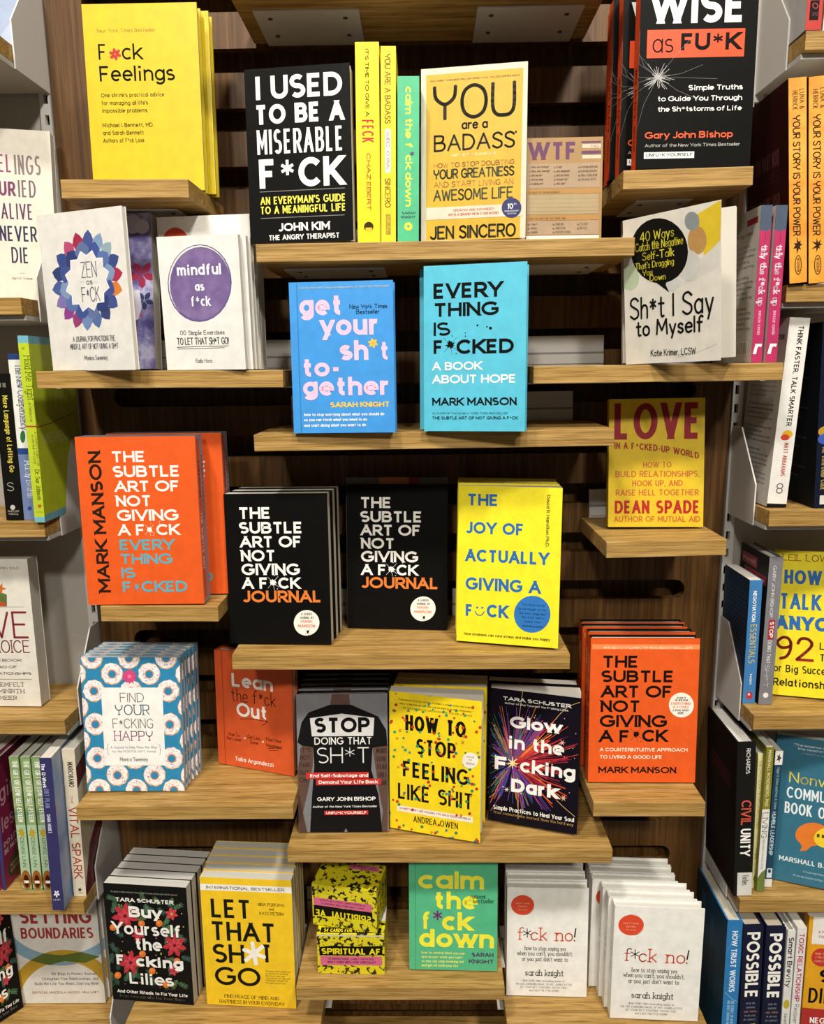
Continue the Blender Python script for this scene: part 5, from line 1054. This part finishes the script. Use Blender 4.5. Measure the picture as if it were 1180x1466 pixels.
a = Art(q, 'Z7').bg('#dcd8d0').d('THINK FASTER, TALK SMARTER', 440, 466, 195, 800, '#1f1d1c', .02)
a = Art().bg('#dcd8d0').d('THINK FASTER, TALK SMARTER', .48, .74, .04, .56, '#1f1d1c', .025).c(.6, .605, .26, '#d8a828', .022).c(.5, .622, .22, '#c0402a', .016).d('MATT ABRAHAMS', .5, .72, .65, .83, '#a5483a', .02).c(.55, .885, .17, '#4a4846', .016).c(.55, .885, .12, '#dcd8d0', .011).c(.55, .91, .17, '#4a4846', .016).c(.55, .91, .12, '#dcd8d0', .011).r(0, .982, 1, 1, '#1a1816')
bk = Art().bg('#c8c2b8')
for k in range(24):
    if k not in (5, 10, 15): bk.t(('it is never easy to answer on the spot', 'and yet everybody has to do it daily', 'so practice makes the answer come')[k % 3], .08, .86 if k % 4 else .6, .30 + k * .025, .312 + k * .025, '#6a6058')
bk.t('MASTER', .6, .93, .085, .11, '#2a2826', .02)
book('hard', q, D['RB2'], .026, '#d6d2ca', 'white jacketed spine with dark vertical capitals in the right bay', spine=a, back=bk, back_col='#c8c2b8', spine_out=True, yh=-.128, depth=.13)
q = ((1178.4, 460), (1206, 460), (1164.5, 727), (1192, 727))
bk = Art().bg('#0c0d10')
for k in range(14): bk.t('printed praise for the book', .15, .75 - (k % 3) * .15, .12 + k * .055, .132 + k * .055, '#4a4c52')
book('hard', q, D['RB2'], .026, '#15192a', 'navy spine next to the white jacketed one, cut by the frame', spine=Art().bg('#15192a').c(.45, .58, .42, '#b08a2c', .03).c(.45, .62, .42, '#3a52a8', .03).d('THE COMPOUND CODE', .3, .7, .66, .9, '#a08a4a').r(.3, .93, .9, .98, '#c9c6bc'), back=bk, back_col='#0c0d10', spine_out=True, yh=-.128, depth=.13)
q = ((1073.6, 831.6), (1092, 829.6), (1062.3, 1005.6), (1080.8, 1007.6))
a = Art(q, 'L').bg('#3d78ae').d('NEGOTIATION', 580, 605, 418, 625, WHT, .03).d('ESSENTIALS', 560, 605, 645, 915, '#d0b44a', .0).d('INGER', 555, 570, 992, 1068, WHT, .02).r(530, 1122, 575, 1170, '#b0303a').r(540, 1130, 556, 1146, '#e0c0c4')
bk = Art().bg('#16283c')
for k in range(20): bk.t('a small line of printed summary text', .1, .9, .12 + k * .037, .128 + k * .037, '#4a6278')
book('paper', q, D['RB3'], .018, '#3d78ae', 'blue spine with gold lettering beside the steel end plate', spine=a, back=bk, back_col='#16283c', spine_out=True, yh=-.125, depth=.115)
q = ((1102.2, 798), (1121.7, 797), (1084.8, 1008), (1105.3, 1009))
a = Art(q, 'L').bg('#77767a').d('GARY JOHN BISHOP', 720, 742, 240, 580, '#e0dedA'.lower(), .0).r(690, 598, 735, 735, '#a02c34').d('STOP', 698, 726, 612, 722, WHT, .03).d('DOING THAT', 682, 710, 742, 905, '#e0deda', .0).d('SH*T', 662, 694, 915, 1085, '#e0deda', -.01).c(665, 1142, 20, '#e0deda')
bk = Art().bg('#191718').r(.05, .05, .6, .12, '#7a242a').r(.15, .14, .95, .2, '#8a2a30').t('Are you ready?', .08, .55, .07, .1, '#c08a88').t('Stop the excuses now', .2, .9, .155, .185, '#c08a88')
book('hard', q, D['RB3'], .02, '#6c6b6f', 'grey spine with red block beside the yellow how-to cover', spine=a, back=bk, back_col='#191718', spine_out=True, yh=-.122, depth=.115)
q = ((1106.6, 787.6), (1262, 793), (1105.6, 991), (1252, 1009))
a = Art(q, 'Z8').bg('#e2cf26').s('LEIL LOWNDES', 180, 700, 165, 207, 1.1, '#8a3a22', True)
for t_, x0, x1, y0, y1 in (('HOW TO', 200, 680, 275, 375), ('TALK TO', 172, 690, 440, 550), ('ANYONE', 150, 690, 595, 690)): a.t(t_, x0, x1, y0, y1, '#2a62a0', .055)
a.s('92', 165, 410, 745, 890, 4.2, '#8a2420').t('Little', 455, 640, 790, 840, '#2a2418', .02).t('Tricks', 455, 660, 870, 920, '#2a2418', .02).t('for Big Success', 120, 560, 925, 975, '#2a2418', .035).t('in Relationships', 60, 600, 1010, 1060, '#2a2418', .035)
book('paper', q, D['RB3'], .016, '#e2cf26', 'yellow book with blue capitals and red numeral at right edge', a, yh=-.082, lean=4, yaw=-8)
q = ((1055.7, 1063.5), (1082.3, 1061.4), (1050, 1281), (1076.5, 1283))
a = Art().bg('#191817').d('RICHARDS', .5, .72, .04, .20, '#d8d5ce', .01).d('CIVIL', .3, .85, .37, .535, '#c8503c', .04).d('UNITY', .3, .85, .555, .735, WHT, .04).r(.18, .845, 1, 1, '#cfccc6').d('Forbes', .45, .8, .865, .93, '#2a2826', .02)
bk = Art().bg('#171211')
for k in range(22): bk.t('printed words on the jacket back', .12, .8, .25 + k * .026, .262 + k * .026, '#3a3434' if k > 3 else '#8a3030')
book('hard', q, D['RB4'], .026, '#191817', 'thick black spine with red and white vertical capitals', spine=a, back=bk, back_col='#171211', spine_out=True, yh=-.126, depth=.12, pages='#e0dcd2')
q = ((1084.4, 1078), (1094, 1079.5), (1076.8, 1270), (1083.5, 1272))
book('paper', q, D['RB4'], .009, '#d9cf8a', 'thin pale yellow spine between the black and olive ones', spine=Art().bg('#ddd494').d('THE LITTLE BOOK OF CIRCLE PROCESSES', .3, .7, .05, .55, '#5a5430').sd('Pranis', .25, .75, .7, .78, .5, '#4a4428').star(.5, .93, .2, .4, 6, '#6a7a2c', 0, 0, .1), spine_out=True, yh=-.112, depth=.105)
q = ((1096.7, 1070.6), (1109.4, 1068.6), (1083.5, 1276), (1093.2, 1277))
book('paper', q, D['RB4'], .012, '#7a7420', 'olive topped spine with white lower half in the right bay', spine=Art().bg('#7c7622').r(0, .42, 1, 1, '#dedcd4').d('MARSHALL ROSENBERG, PhD', .3, .72, .02, .4, '#e0dcb0', .01).sd('LIVING', .15, .8, .44, .62, .9, '#4a4a48', True).d('Nonviolent Communication', .35, .65, .63, .84, '#7a7a74').p([(0, .9), (.5, .86), (1, .84), (1, 1), (0, 1)], '#6a7a3a'), spine_out=True, yh=-.118, depth=.11)
q = ((1109.6, 1075.7), (1122.3, 1073.7), (1094.2, 1268), (1104, 1271))
book('paper', q, D['RB4'], .012, '#1f4258', 'dark teal spine with white top label beside the speech bubbles book', spine=Art().bg('#1f4258').r(0, 0, 1, .1, '#e4e0d8').star(.5, .05, .2, .36, 5, '#4a3a44', 0, .3, .1).d('Edgar H. Schein and Peter A. Schein', .4, .75, .12, .42, '#9ab0b8').d('HUMBLE LEADERSHIP', .25, .75, .44, .76, '#d0dce0', .01).r(.2, .86, .9, .93, '#d8dde0').c(.55, .88, .2, '#1f4258', .015).r(0, .94, 1, 1, '#dcdcd8'), spine_out=True, yh=-.108, depth=.1)
q = ((1110, 1049), (1250, 1072), (1104.8, 1257), (1238, 1285))
a = Art(q, 'Z9').bg('#33697e').t('"The essence of NVC distilled into', 312, 900, 130, 148, '#c8d4d6', .02).t('the teachings - with care."', 342, 850, 165, 183, '#c8d4d6', .02).t('- HERITAGE PUBLISHER', 370, 800, 208, 222, '#9ab4b8')
a.s('Nonviolent', 285, 900, 365, 450, 1.7, '#dfcc4a').t('COMMUNICATION', 262, 1010, 485, 575, '#dde4e2', .03).t('BOOK OF QUOTES', 248, 1000, 608, 700, '#dde4e2', .03)
a.c(470, 880, 132, '#d9762a', 94).p([(375, 940), (395, 980), (375, 1012), (430, 1008), (480, 965)], '#d9762a').c(600, 910, 112, '#e8c62e', 82).t('"', 510, 570, 875, 960, '#4a4418', .05).t('MARSHALL B. ROSENBERG', 212, 930, 1040, 1078, '#d5dedd', .03).t('Compiled by Julie Stiles', 405, 850, 1165, 1180, '#b8c8ca').t('Foreword by Valentina Fitch', 330, 860, 1192, 1208, '#b8c8ca')
book('paper', q, D['RB4'], .018, '#33697e', 'teal book with orange and yellow speech bubbles at right edge', a, yh=-.085, lean=4, yaw=-8)
q = ((1042, 1319), (1063.5, 1318), (1029, 1517), (1052, 1519))
book('hard', q, D['RB5'], .023, '#2a74ae', 'blue hardcover spine at lower right, first of its row', spine=Art().bg('#2a74ae').d('HOW TRUST WORKS', .35, .72, .07, .5, '#dce8f0', .03).l([(.1, .2), (.5, .12), (.9, .1)], .4, '#7ab0d8').l([(.1, .5), (.6, .55), (.95, .57)], .5, '#a8d0b8').d('THE SCIENCE OF HOW RELATIONSHIPS', .55, .75, .56, .85, '#a8cce4').d('ARE BUILT, BROKEN AND REPAIRED', .3, .48, .56, .82, '#a8cce4'), back=Art().bg('#12384c').d('HOW TRUST WORKS', .15, .3, .1, .5, '#3a6a7a').d('AND OTHER NOTES ON PEOPLE', .5, .6, .15, .8, '#2a5464'), back_col='#12384c', spine_out=True, yh=-.128, depth=.125, pages='#cfc6b2')
for q, lb in ((((1064.4, 1326.8), (1094, 1322), (1056, 1520), (1084, 1521)), 'navy spine with bold white capitals beside the blue hardcover'), (((1097, 1327.7), (1126, 1325), (1087, 1521), (1113.5, 1522)), 'navy spine with bold white capitals beside the slim white spines')):
    book('hard', q, D['RB5'], .028, '#191b30', lb, spine=Art().bg('#191b30').d('POSSIBLE', .2, .85, .05, .52, WHT, .045).t('HOW WE', .3, .75, .555, .568, '#8a8c98').t('SURVIVE', .3, .75, .585, .598, '#8a8c98').t('(AND THRIVE)', .2, .85, .615, .628, '#a0786a').t('IN AN AGE', .25, .8, .645, .658, '#8a8c98').t('OF CONFLICT', .2, .85, .675, .688, '#8a8c98').d('WILLIAM URY', .3, .8, .71, .97, '#d0b02c', .04), spine_out=True, yh=-.126, depth=.12, pages='#b9ae98', group='navy spines in the lowest right row')
q = ((1127.5, 1333), (1140, 1331.4), (1114.5, 1520), (1125, 1522))
book('hard', q, D['RB5'], .012, '#d8d6d0', 'slim white spine with black lettering and yellow dot', spine=Art().bg('#d8d6d0').d('Smart Brevity', .2, .85, .05, .42, '#1c1b1a', .03).c(.5, .55, .4, '#b8a42c', .035).d('VandeHei, Allen, Schwartz', .3, .7, .62, .9, '#3a3836', .0), spine_out=True, yh=-.124, depth=.11, pages='#9a948a')
q = ((1141.5, 1328.6), (1156, 1327.7), (1127, 1520), (1139.5, 1522))
book('paper', q, D['RB5'], .014, '#dbd8d4', 'slim white spine with crimson vertical capitals', spine=Art().bg('#dbd8d4').d('TOXIC RELATIONSHIP', .25, .8, .04, .54, '#b02a54', .03).sd('Recovery', .3, .8, .56, .72, .7, '#3a3836').d('JAIME MAHLER', .4, .7, .76, .92, '#a05a60'), spine_out=True, yh=-.124, depth=.12)
q = ((1159, 1312), (1290, 1318), (1143, 1512), (1268, 1520))
a = Art(q, 'R').bg('#d79a1e').r(1100, 600, 1400, 815, '#e2ded6').t('A FRESH GUIDE', 1135, 1350, 712, 732, '#a03a3a', .02).t('FOR EVERY DAY', 1140, 1350, 748, 768, '#a03a3a', .02).c(1160, 918, 78, '#b8322a', 70).t('MORE THAN', 1112, 1210, 880, 895, '#e8b080').t('2 MILLION', 1112, 1205, 908, 922, '#e8b080').t('COPIES SOLD', 1105, 1215, 938, 952, '#e8b080').t('SHIFT', 1145, 1600, 1010, 1110, BLK, .045).t('DIRECTION', 1060, 1700, 1150, 1265, BLK, .045).p([(990, 1300), (1100, 1310), (1250, 1325), (1700, 1340), (1700, 1640), (960, 1640)], '#a82c28').t('NEGATIVE HABITS', 1070, 1600, 1375, 1420, WHT, .04)
book('paper', q, D['RB5'], .016, '#d79a1e', 'orange yellow book with white label and red base, lower right corner', a, yh=-.120, lean=4, yaw=-6)
